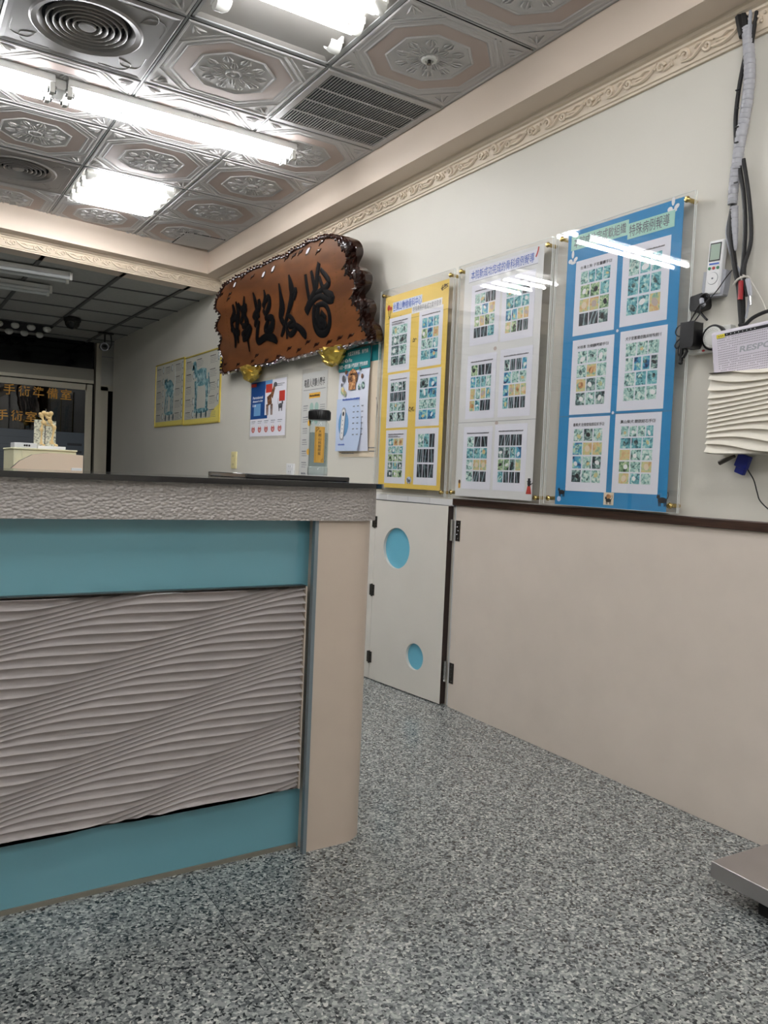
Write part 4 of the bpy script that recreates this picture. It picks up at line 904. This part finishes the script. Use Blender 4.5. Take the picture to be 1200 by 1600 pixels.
def dental(t, w, h):
    b = MB(); b.box((-.02, -.02, 0), (w+.02, h+.02, .001), 'acr'); b.build('clear_sleeve', t)
    b = MB(); b.box((0, 0, .0012), (w, h, .002), 'sheet'); b.build('print_sheet', t)
    b = MB(); b.rect(0, h*.32, w*.42, h, .0024, 'navy'); b.rect(0, h*.32, w*.5, h*.38, .0025, 'navy'); b.poly([(w*.42, h), (w*.62, h), (w*.62, h*.92), (w*.42, h*.85)], .0026, 'sky'); b.rect(w*.1, h*.38, w*.3, h*.6, .0026, 'sky')
    b.rect(w*.44, h*.78, w*.62, h*.93, .0028, 'inkred'); b.rect(w*.82, h*.6, w*.97, h*.78, .0028, 'inkred'); b.rect(w*.0, h*.92, w*.16, h*.98, .0029, 'inkred'); b.build('colour_blocks', t)
    b = MB()
    for i, s in enumerate(('Periodontal', 'disease in dog', '& cat')): b.text(s, w*.06, h*(.69-.07*i), w*(.3 if i < 2 else .1), h*.05, .003, 'white', .02)
    fakeline(b, w*.66, w*.95, h*.9, .006, .003, 'inkgrey'); fakeline(b, w*.66, w*.9, h*.87, .006, .003, 'inkgrey')
    for i in range(5): fakeline(b, w*(.04+.19*i), w*(.16+.19*i), h*.27, .006, .003, 'inkgrey'); fakeline(b, w*(.04+.19*i), w*(.14+.19*i), h*.24, .004, .003, 'inkgrey')
    b.build('lettering', t)
    b = MB(); x = w*.56; y = h*.62
    b.ribbon([(x-.04, y, .07), (x+.03, y+.02, .075)], .0032, 'dogbrown'); b.ribbon([(x+.03, y+.03, .05), (x+.075, y+.1, .035)], .0033, 'dogbrown'); b.ell(x+.09, y+.115, .03, .018, .0034, 'dogray')
    for q in (-.05, -.03, .025, .045): b.ribbon([(x+q, y-.02, .018), (x+q+.003, y-.1, .011)], .0032, 'dogbrown')
    b.build('dog_photo', t); b = MB(); cat(b, w*.86, h*.52, .07, .0032, 'dogray', -1); b.build('cat_photo', t)
    b = MB()
    for i in range(5):
        x = w*(.1+.19*i); b.ell(x, h*.13, w*.05, h*.062, .003, 'gum', 14); b.poly([(x-.016, h*.16), (x+.016, h*.16), (x, h*.24)], .0031, 'tooth'); b.ribbon([(x-.01, h*.14), (x-.004, h*.09)], .0032, 'tooth', .006); b.ribbon([(x+.012, h*.14), (x+.008, h*.09)], .0032, 'tooth', .006)
    b.build('teeth_drawings', t)
poster('blue and white dental disease poster with dog, cat and a row of teeth', 5.715, 1.377, .62, .405, dental)

def narrow(t, w, h):
    b = MB(); b.box((-.012, -.012, 0), (w+.012, h+.03, .001), 'acr'); b.build('clear_sleeve', t)
    b = MB(); b.box((0, 0, .0012), (w, h, .002), 'greyposter'); b.rect(.02, h-.115, w-.02, h-.112, .0024, 'inkgrey'); b.build('print_sheet', t)
    b = MB(); b.text('喵星人健康小關卡', .03, h-.095, w-.06, .055, .0026, 'ink', .01); b.rect(w*.3, h-.17, w*.75, h-.135, .0024, 'orange'); fakeline(b, w*.32, w*.73, h-.16, .014, .0027, 'ink'); b.build('lettering', t)
    b = MB()
    for y in (h-.23, h-.31):
        for x in (w*.42, w*.62): b.ell(x, y, .028, .032, .0025, 'mintoval', 16)
    for y in (.37, .18): b.ell(w*.35, y, .025, .022, .0025, 'orange', 8)
    b.build('oval_pictures', t)
    b = MB(); random.seed(9)
    for i in range(9):
        y = h-.22-.075*i if i < 8 else .035
        for q in range(3):
            fakeline(b, w*.08, w*random.uniform(.24, .3), y-q*.014, .005 if q else .008, .0026, 'inkgrey')
            if i < 2: fakeline(b, w*.76, w*.95, y-q*.014, .005, .0026, 'inkgrey')
    b.build('captions', t)
poster('tall narrow grey poster with handwritten title behind the bottle', 4.845, 1.08, .35, .70, narrow)

def card(t, w, h):
    b = MB(); b.box((0, 0, 0), (w, h, .004), 'cream'); b.build('board', t)
    b = MB(); b.rect(0, h-.09, w, h, .0045, 'green'); b.build('green_header', t)
    b = MB(); b.ribbon([(w-.035, .34), (w-.02, .28), (w-.03, .2)], .0047, 'goldtext', .006); fakeline(b, w-.1, w-.02, .05, .007, .0047, 'inkgrey'); fakeline(b, w-.09, w-.02, .03, .007, .0047, 'inkgrey'); fakeline(b, .03, .18, .018, .006, .0047, 'inkgrey'); b.build('captions', t)
poster('cream card with a green top hanging behind the teal-headed test poster', 4.30, 1.228, .445, .64, card, name='hanging_card')
def snap(t, w, h):
    b = MB()
    n = 10; vs = []
    for i in range(n+1):
        v = i/n; bow = .010+.008*math.sin(PI*v); 
        for x in (0, w): vs.append((x, h*v, bow+(.006*math.sin(PI*v) if x else 0)))
    b.add(vs, [(2*i, 2*i+1, 2*i+3, 2*i+2) for i in range(n)], 'lilac'); b.build('print_sheet', t)
    Z = .0265
    b = MB(); b.box((0, h-.125, .018), (w, h, Z-.004), 'green'); b.build('teal_header', t)
    b = MB(); b.text('心絲蟲．大型艾利希體．焦蟲病', .015, h-.04, w-.03, .026, Z, 'white', .015); b.text('SNAP 4Dx Plus', .015, h-.075, w*.42, .022, Z, 'white', .02); b.text('為您一網打盡小蟲重要傳播的疾病', .015, h-.112, w-.03, .026, Z, 'white', .015)
    fakeline(b, w*.28, w*.72, h-.155, .012, Z, 'inkblue'); fakeline(b, w*.2, w*.75, h*.5, .012, Z, 'inkblue')
    random.seed(4)
    for i in range(6):
        for x in (w*.55, w*.68, w*.82): fakeline(b, x, x+w*.06, h*(.43-.055*i), .007, Z, 'inkgrey')
    fakeline(b, w*.1, w*.32, .035, .009, Z, 'inkblue')
    b.build('lettering', t)
    b = MB(); b.ell(w*.5, h*.73, w*.13, h*.075, Z, 'golden'); b.rect(w*.38, h*.60, w*.6, h*.70, Z-.0003, 'golden'); b.ell(w*.46, h*.705, w*.045, h*.03, Z+.0004, 'dogbrown'); b.ell(w*.385, h*.72, w*.035, h*.05, Z+.0004, 'dogbrown'); b.ell(w*.62, h*.72, w*.035, h*.05, Z+.0004, 'dogbrown')
    for x in (.455, .54): b.ell(w*x, h*.745, .004, .004, Z+.0006, 'ink')
    for (x, y, r) in ((.2, .72, .018), (.28, .78, .012), (.18, .6, .02), (.27, .57, .014), (.72, .79, .012), (.8, .72, .012), (.72, .62, .016), (.84, .63, .018), (.15, .66, .01)): b.ell(w*x, h*y, r, r*1.2, Z+.0002, random.choice(('dogbrown', 'pd', 'dogray', 'pb')), 12)
    b.build('dog_photo', t)
    b = MB(); P = [(0, 0), (w*.72, 0)]+[(w*(.72+.1*math.sin(PI*i/8)), h*.5*i/8) for i in range(1, 8)]+[(w*.7, h*.52), (0, h*.52)]
    b.poly(P, Z-.002, 'palepr'); b.ell(w*.25, h*.27, w*.17, h*.13, Z-.001, 'sky'); b.build('blue_panel', t)
    b = MB(); b.x = Matrix.Translation((w*.24, h*.27, Z+.001)) @ Matrix.Rotation(-.1, 4, 'Z'); b.prism([(.024*math.cos(a), .024*math.sin(a)+(.075 if a < PI else -.075)) for a in [2*PI*i/24 for i in range(24)]], 0, .001, 'greyp'); b.prism([(.018*math.cos(a), .018*math.sin(a)+(.07 if a < PI else -.07)) for a in [2*PI*i/24 for i in range(24)]], .001, .0014, 'plastic'); b.ell(0, .06, .01, .014, .0018, 'ink'); 
    for q in range(4): b.ell(0, .02-.025*q, .004, .004, .0018, 'inkgrey')
    b.build('test_device_picture', t)
poster('teal-headed test poster with a golden dog and a pale blue panel', 4.315, 1.262, .365, .605, snap)

def outlet(label, y, z, w, h, k, n):
    t = thing('wall_outlet', label, 'outlet', wallmat(y, z))
    b = MB(); b.box((0, 0, 0), (w, h, .012), k); b.build('cover', t, bevel=.003)
    b = MB()
    for i in range(n):
        cy = h*(i+.5)/n; b.box((w*.25, cy-h*.3/n, .012), (w*.75, cy+h*.3/n, .014), k)
        for x in (.38, .6): b.box((w*x-.0015, cy-h*.13/n, .0138), (w*x+.0015, cy+h*.13/n, .0146), 'ink')
    b.build('sockets', t)
outlet('ivory wall outlet with a grey scuff around it, left above the counter top', 6.06, 1.130, .10, .135, 'outlet', 2)
outlet('small white square outlet low on the wall left of the bottle', 5.03, 1.105, .115, .075, 'plastic', 2)

# ================================================================== ELECTRICAL CLUSTER
t = thing('air_conditioner_remote', 'white remote control in a grey wall holder right of the blue board', 'remote control', wallmat(1.757, 1.775, .0) @ Matrix.Rotation(-.06, 4, 'Z'))
b = MB(); pts = [(.0, .0), (.078, .0), (.082, .03), (.082, .085), (-.004, .085), (-.004, .03)]; b.prism(pts, 0, .028, 'greyp'); b.build('wall_holder', t, bevel=.005)
b = MB(); b.box((.010, .006, .012), (.068, .185, .036), 'plastic'); b.build('body', t, bevel=.006)
b = MB(); b.box((.018, .115, .036), (.060, .175, .0372), 'black'); b.box((.021, .119, .0372), (.057, .171, .0376), 'lcd'); b.build('screen', t)
b = MB()
for x, k in ((.023, 'greenb'), (.039, 'red'), (.055, 'greenb')): b.x = Matrix.Translation((x, .092, .036)); b.lathe([(.0055, 0), (.005, .0018), (.0001, .002)], k, 14)
b.x = Matrix.Identity(4); b.rect(.02, .103, .058, .109, .0365, 'inkblue')
b.x = Matrix.Translation((.039, .058, .036)); b.lathe([(.02, 0), (.0195, .0012), (.0001, .0012)], 'plastic', 24); b.lathe([(.0205, .0002), (.0195, .0015)], 'inkgrey', 24); b.ell(0, 0, .004, .003, .0016, 'inkgrey')
b.build('buttons', t)

WP = lambda y, z, d: (W-d, y, z)
# cable bundle with its spiral wrap
t = thing('cable_bundle', 'thick bundle of black cables in grey spiral wrap running down from the ceiling', 'cable', (W-.03, 1.63, 1.9))
def cab(name, pts, r, k, n=8, sm=6):
    b = MB(); b.x = Matrix.Translation((-(W-.03), -1.63, -1.9)); b.tube([WP(*p) for p in pts], r, k, n, sm=sm); return b.build(name, t)
sp_pts = [(1.648, 2.60, .032), (1.634, 2.585, .032), (1.626, 2.479, .032), (1.626, 2.399, .034), (1.634, 2.30, .034), (1.645, 2.23, .034), (1.649, 2.182, .034)]
b = MB(); b.x = Matrix.Translation((-(W-.03), -1.63, -1.9))
def wrap(pts, r0, r1):
    Q = smooth([WP(*p) for p in pts], 8); n = len(Q)
    Q2 = []; R = []
    for i in range(n-1):
        for j in range(4):
            s = i+j/4; a = Vector(Q[i]).lerp(Vector(Q[i+1]), j/4); Q2.append(a); ph = (s*.62) % 1.0; R.append((r0+(r1-r0)*s/n)*(1-.10*ph)*(0.9 if ph > .92 else 1))
    b.tube(Q2, R, 'wrap', 14)
wrap([(1.642, 2.62, .034), (1.634, 2.56, .034), (1.625, 2.479, .034), (1.626, 2.399, .034), (1.634, 2.33, .034), (1.646, 2.24, .034), (1.650, 2.17, .034)], .019, .018)
wrap([(1.653, 2.18, .034), (1.657, 2.12, .034), (1.658, 2.06, .034)], .017, .016)
wrap([(1.650, 2.05, .036), (1.642, 1.98, .036), (1.637, 1.93, .036), (1.636, 1.905, .036)], [.014][0], .004)
for z_ in (2.30, 2.36, 2.42, 2.25, 2.12): b.box(WP(1.652-(2.30-z_)*.05, z_, .056), WP(1.640-(2.30-z_)*.05, z_+.003, .050), 'black')
b.build('spiral_wrap', t, ang=40)
cab('black_cable', [(1.685, 2.73, .03), (1.668, 2.66, .035), (1.652, 2.6, .035)], .017, 'cable')
cab('black_cable', [(1.668, 2.73, .03), (1.655, 2.66, .035), (1.645, 2.6, .035)], .014, 'cable')
cab('black_cable', [(1.61, 2.73, .03), (1.612, 2.66, .035), (1.622, 2.56, .035)], .006, 'cable')
cab('clear_cable', [(1.63, 2.73, .03), (1.63, 2.66, .04), (1.63, 2.58, .04)], .006, 'greyp')
cab('black_cable', [(1.645, 2.545, .03), (1.662, 2.44, .03), (1.668, 2.34, .03), (1.66, 2.25, .03)], .007, 'cable')
cab('black_cable', [(1.64, 2.18, .035), (1.618, 2.08, .035), (1.606, 1.98, .035), (1.604, 1.90, .035), (1.606, 1.82, .035)], .007, 'cable')
cab('black_cable', [(1.63, 2.20, .03), (1.600, 2.06, .03), (1.585, 1.93, .03), (1.60, 1.84, .035), (1.585, 1.75, .035)], .0065, 'cable')
cab('black_cable', [(1.658, 2.06, .03), (1.668, 1.98, .03), (1.650, 1.92, .03), (1.630, 1.83, .03), (1.605, 1.76, .03), (1.598, 1.70, .03), (1.60, 1.64, .03)], .008, 'cable')
cab('black_cable', [(1.652, 2.05, .04), (1.655, 1.97, .04), (1.638, 1.88, .04), (1.612, 1.78, .04), (1.60, 1.70, .04), (1.59, 1.64, .04)], .008, 'cable')
cab('grey_cable', [(1.66, 2.05, .03), (1.676, 1.98, .03), (1.655, 1.90, .03), (1.615, 1.83, .03), (1.58, 1.76, .03), (1.586, 1.68, .03)], .004, 'greyp')
cab('white_cable', [(1.60, 1.82, .04), (1.575, 1.80, .04), (1.54, 1.74, .03), (1.52, 1.69, .02)], .0025, 'cablew')
cab('cable_tie', [(1.625, 1.79, .05), (1.605, 1.805, .056), (1.58, 1.81, .05), (1.572, 1.80, .04)], .0035, 'cablew')
cab('red_lead', [(1.602, 1.80, .045), (1.60, 1.765, .045), (1.6, 1.74, .045)], .008, 'red')
cab('plug_lead', [(1.575, 1.80, .05), (1.566, 1.765, .05), (1.562, 1.745, .05)], [.008, .008, .006], 'greyp')
cab('plug_tip', [(1.562, 1.745, .05), (1.558, 1.715, .05)], .0045, 'chrome', sm=0)
cab('black_cable', [(1.60, 1.66, .04), (1.575, 1.655, .05), (1.545, 1.675, .05), (1.50, 1.69, .04), (1.44, 1.69, .03)], .006, 'cable')

# power strip / timer / adaptors
t = thing('plug_timer', 'round-dialled plug timer on a grey socket strip beside the router', 'timer', wallmat(1.80, 1.585))
b = MB(); b.box((.0, 0, 0), (.16, .085, .03), 'outlet' if False else 'dialw'); b.build('socket_strip', t, bevel=.004)
b = MB(); b.x = Matrix.Translation((.107, .045, .03)); b.lathe([(.043, 0), (.043, .016), (.040, .018), (.036, .018)], 'black', 32); b.build('dial_collar', t)
b = MB(); b.x = Matrix.Translation((.107, .045, .03)); b.lathe([(.036, .017), (.033, .021), (.024, .022), (.023, .020), (.0001, .020)], 'dialw', 32)
for i in range(24): a = 2*PI*i/24; b.box((.0285*math.cos(a)-.0008, .0285*math.sin(a)-.0008, .0215), (.0285*math.cos(a)+.0008, .0285*math.sin(a)+.0008, .0225), 'inkgrey')
b.build('dial', t)
b = MB(); b.x = Matrix.Translation((.062, .008, .03)); b.sphere((0, 0, 0), .005, 'red', 10, 6, (1.3, .8, .6)); b.build('indicator', t)
t = thing('power_adapter', 'black power adapter plugged into the socket strip with looped leads', 'power adapter', wallmat(1.797, 1.60, .031))
b = MB(); b.prism([(.0, .012), (.008, .0), (.048, .0), (.054, .012), (.054, .088), (0, .088)], 0, .05, 'black'); b.build('body', t, bevel=.005)
random.seed(2)
b = MB()
b.tube([(.0, .085, .02), (-.03, .085, .02), (-.042, .065, .02), (-.03, .05, .02), (-.005, .05, .02), (.01, .06, .02)], .0022, 'cable', 6, sm=6)
b.tube([(-.005, .045, .02), (-.03, .035, .02), (-.042, .018, .02), (-.03, .008, .02), (-.015, .03, .02), (.0, .04, .02)], .0022, 'cable', 6, sm=6)
b.tube([(-.01, .04, .03), (-.018, .0, .03), (-.014, -.02, .03), (-.008, .0, .03)], .002, 'cable', 6, sm=6)
b.tube([(.02, .088, .03), (.035, .11, .03), (.05, .125, .03), (.06, .145, .03), (.06, .115, .03), (.04, .09, .03)], .002, 'cable', 6, sm=6)
b.tube([(.02, .085, .03), (.04, .12, .03), (.055, .14, .03), (.08, .155, .02), (.115, .185, .02), (.14, .215, .02), (.165, .24, .02)], .0018, 'cable', 6, sm=6); b.build('looped_leads', t)
b = MB(); b.tube([(-.008, .04, .03), (-.004, .0, .03), (-.004, -.04, .03)], .007, 'black', 8); b.tube([(.008, .01, .035), (.02, -.01, .035), (.008, -.03, .035)], .006, 'black', 8); b.sphere((-.006, -.045, .03), .008, 'black', 8, 6); b.build('plug_ends', t)
t = thing('coiled_adapter', 'small black coiled plug above the power adapter', 'power adapter', wallmat(1.79, 1.73, .0))
b = MB(); b.x = Matrix.Rotation(.15, 4, 'Z'); b.prism([(0, 0), (.05, 0), (.055, .01), (.055, .045), (.048, .052), (.004, .052), (-.004, .04), (-.004, .01)], 0, .04, 'black'); b.build('body', t, bevel=.005)
b = MB()
b.tube([(.04, .045, .045), (.06, .05, .045), (.07, .035, .04), (.055, .012, .04), (.03, .0, .03), (.045, -.02, .03), (.06, -.035, .03)], .004, 'cable', 8, sm=6)
b.tube([(.045, .035, .045), (.05, .02, .05), (.055, .015, .04)], .008, 'greyp', 8); b.build('lead', t)

t = thing('wifi_router', 'lilac-white perforated router box standing on the wavy white panel', 'router', wallmat(1.668, 1.485, .03) @ Matrix.Rotation(.07, 4, 'Z') @ Matrix.Rotation(.1, 4, 'X'))
b = MB(); b.box((0, 0, 0), (.36, .158, .034), 'router'); b.build('case', t, bevel=.008)
b = MB()
for i in range(40):
    for j in range(17):
        if 13 < i < 32 and 8 <= j <= 11: continue
        if random.random() < .06: continue
        x = .026+i*.0058; y = .014+j*.0074; s = .0013; b.rect(x-s, y-s, x+s, y+s, .0343, 'hole')
b.build('perforations', t); 
b = MB(); b.rect(.022, .134, .052, .146, .0345, 'yellow'); b.rect(.052, .1365, .25, .146, .0344, 'ink')
for i in range(3): b.rect(.030+.007*i, .138, .033+.007*i, .142, .0347, 'ink')
for i in range(8): b.ell(.06+.014*i, .1415, .0015, .0015, .0347, 'white', 8)
b.build('indicator_strip', t)
b = MB(); b.rect(.095, .072, .225, .100, .0344, 'router'); b.text('RESPO', .100, .076, .11, .019, .0347, 'greyp', .03, .25); b.build('embossed_name', t)

t = thing('wave_wall_panel', 'small white wave-relief box on the wall beneath the router', 'wall panel', (W-.09, 1.47, 1.24))
b = MB(); b.x = Matrix(((0, 1, 0, 0), (-1, 0, 0, .0), (0, 0, 1, 0), (0, 0, 0, 1)))
wave_panel(b, -.19, .45, .0, .262, .0, 'boxcream', D=.010, P=.0205, L=.26, lam=.75, A=.9, Q=-2.0, ph=2.2, nx=60)
b.build('relief_front', t, ang=28)
b = MB(); b.box((.0005, -.45, 0), (.0895, .19, .262), 'boxcream'); b.build('box', t)

t = thing('vga_connector', 'blue-shelled connector with a black lead under the wavy white box', 'connector', wallmat(1.655, 1.195, .01))
b = MB(); b.x = Matrix.Rotation(-.35, 4, 'Z'); b.box((.055, .03, .01), (.10, .075, .028), 'vga'); b.box((.06, .01, .006), (.095, .032, .022), 'vga'); b.build('blue_shell', t, bevel=.003)
b = MB(); b.tube([(.005, .018, .02), (.03, .028, .02), (.06, .04, .02)], [.009, .0075, .005], 'steeldark', 10); b.build('screw', t)
b = MB(); b.tube([WP(1.565, 1.24, .02), WP(1.557, 1.20, .02), WP(1.530, 1.16, .02), WP(1.515, 1.12, .02), WP(1.50, 1.09, .02), WP(1.45, 1.055, .02), WP(1.38, 1.035, .02)], .002, 'cable', 6, sm=6)
tag(b.build('thin_cable'), 'thin black cable hanging on the wall below the wavy white box', 'cable')

# ================================================================== SCALE, FAR DESK
t = thing('floor_scale', 'low stainless steel platform of a floor scale at the right edge', 'scale', Matrix.Translation((1.951, 1.313, 0)) @ Matrix.Rotation(math.radians(-2.5), 4, 'Z'))
b = MB()
X0, X1, Y0, Y1 = 0.0, .62, -1.0, 0.0
b.box((0, -.95, .055), (.40, 0, .100), 'scaletop'); b.build('platform', t, bevel=.0025)
b = MB(); b.box((.045, -.9, .0), (.36, -.12, .055), 'blackmat'); b.build('base', t)
for p in ((.07, -.15), (.33, -.15)): b = MB(); b.lathe([(.0001, 0), (.025, 0), (.022, .02), (.0001, .02)], 'blackmat', 16, (p[0], p[1], 0)); b.build('foot', t)

# desk partition, cabinet and the items on it (in the lit room behind the counter)
b = MB(); x0, x1 = .445, .70; pts = [(x0-.35, 0), (x1, 0), (x1, 1.152), (x1-.06, 1.155), (x1-.13, 1.156), (x1-.19, 1.146), (x1-.235, 1.12), (x1-.27, 1.085), (x1-.35, 1.0), (x0-.35, .9)]
b.x = Matrix(((1, 0, 0, 0), (0, 0, -1, 3.42), (0, 1, 0, 0), (0, 0, 0, 1))); b.prism(pts, 0, .03, 'peach', 'darkedge'); o = b.build('desk_partition'); tag(o, 'peach desk partition with a curved dark-edged top behind the counter, far left', 'partition')
t = thing('cream_cabinet', 'pale cream cabinet behind the peach partition with a bone model on it', 'cabinet', (.45, 3.45, 0))
b = MB(); b.box((0, 0, 0), (.03, .3, 1.165), 'creambox'); b.box((.03, .0, 0), (.235, .3, 1.165), 'creambox'); b.build('body', t, bevel=.003)
b = MB(); b.box((-.003, -.006, 1.1651), (.238, .302, 1.172), 'creambox'); b.build('top_panel', t, bevel=.002)
b = MB(); b.box((.452, 3.455, 1.1722), (.535, 3.56, 1.192), 'plastic'); 
for x in (.49, .498, .507): b.sphere((x, 3.4545, 1.182), .0042, 'ink', 8, 6)
tag(b.build('white_box', bevel=.002), 'small flat white box with dark dots on the cream cabinet', 'box')
b = MB(); b.box((.54, 3.46, 1.1722), (.645, 3.56, 1.184), 'white'); tag(b.build('model_base', bevel=.001), 'flat white plinth under the bone model and printed card', 'plinth')
b = MB(); b.box((.538, 3.55, 1.185), (.578, 3.556, 1.292), 'card'); b.box((.582, 3.55, 1.185), (.622, 3.556, 1.290), 'card'); b.box((.578, 3.552, 1.185), (.582, 3.5555, 1.29), 'ink'); tag(b.build('printed_card'), 'open printed card standing behind the bone model', 'card')
b = MB()
K = 'bonemod'; Y = 3.50
b.tube([(.573, Y, 1.185), (.573, Y, 1.335)], .0012, 'chrome', 6)
def bone(p, q, r): 
    p, q = Vector(p), Vector(q); b.tube([p, p.lerp(q, .15), p.lerp(q, .5), p.lerp(q, .85), q], [r*1.5, r*1.0, r*.75, r*1.0, r*1.6], K, 8); b.sphere(p, r*1.7, K, 8, 6); b.sphere(q, r*1.7, K, 8, 6)
bone((.558, Y, 1.305), (.566, Y-.01, 1.278), .0055); bone((.566, Y, 1.318), (.58, Y, 1.314), .0055); bone((.593, Y, 1.318), (.590, Y, 1.285), .0055); bone((.552, Y, 1.313), (.566, Y, 1.32), .004)
b.tube([(.572, Y, 1.312), (.580, Y, 1.30), (.588, Y, 1.298), (.583, Y, 1.285)], [.005, .006, .006, .004], K, 8, sm=3)
bone((.562, Y, 1.28), (.556, Y-.01, 1.25), .0045); bone((.557, Y-.01, 1.247), (.558, Y, 1.195), .0038); bone((.558, Y, 1.194), (.566, Y-.01, 1.187), .003)
bone((.591, Y, 1.283), (.604, Y-.01, 1.262), .0055); bone((.604, Y-.01, 1.258), (.597, Y, 1.20), .005); bone((.6, Y, 1.2), (.612, Y-.02, 1.188), .004); bone((.575, Y, 1.27), (.6, Y, 1.268), .003)
tag(b.build('bone_model'), 'small ivory animal bone model of hips and legs on the cabinet', 'model')
b = MB(); b.box((.655, 3.385, 1.072), (.695, 3.41, 1.10), 'plastic'); tag(b.build('paper_slip', bevel=.001), 'small white slip at the foot of the peach partition', 'paper')
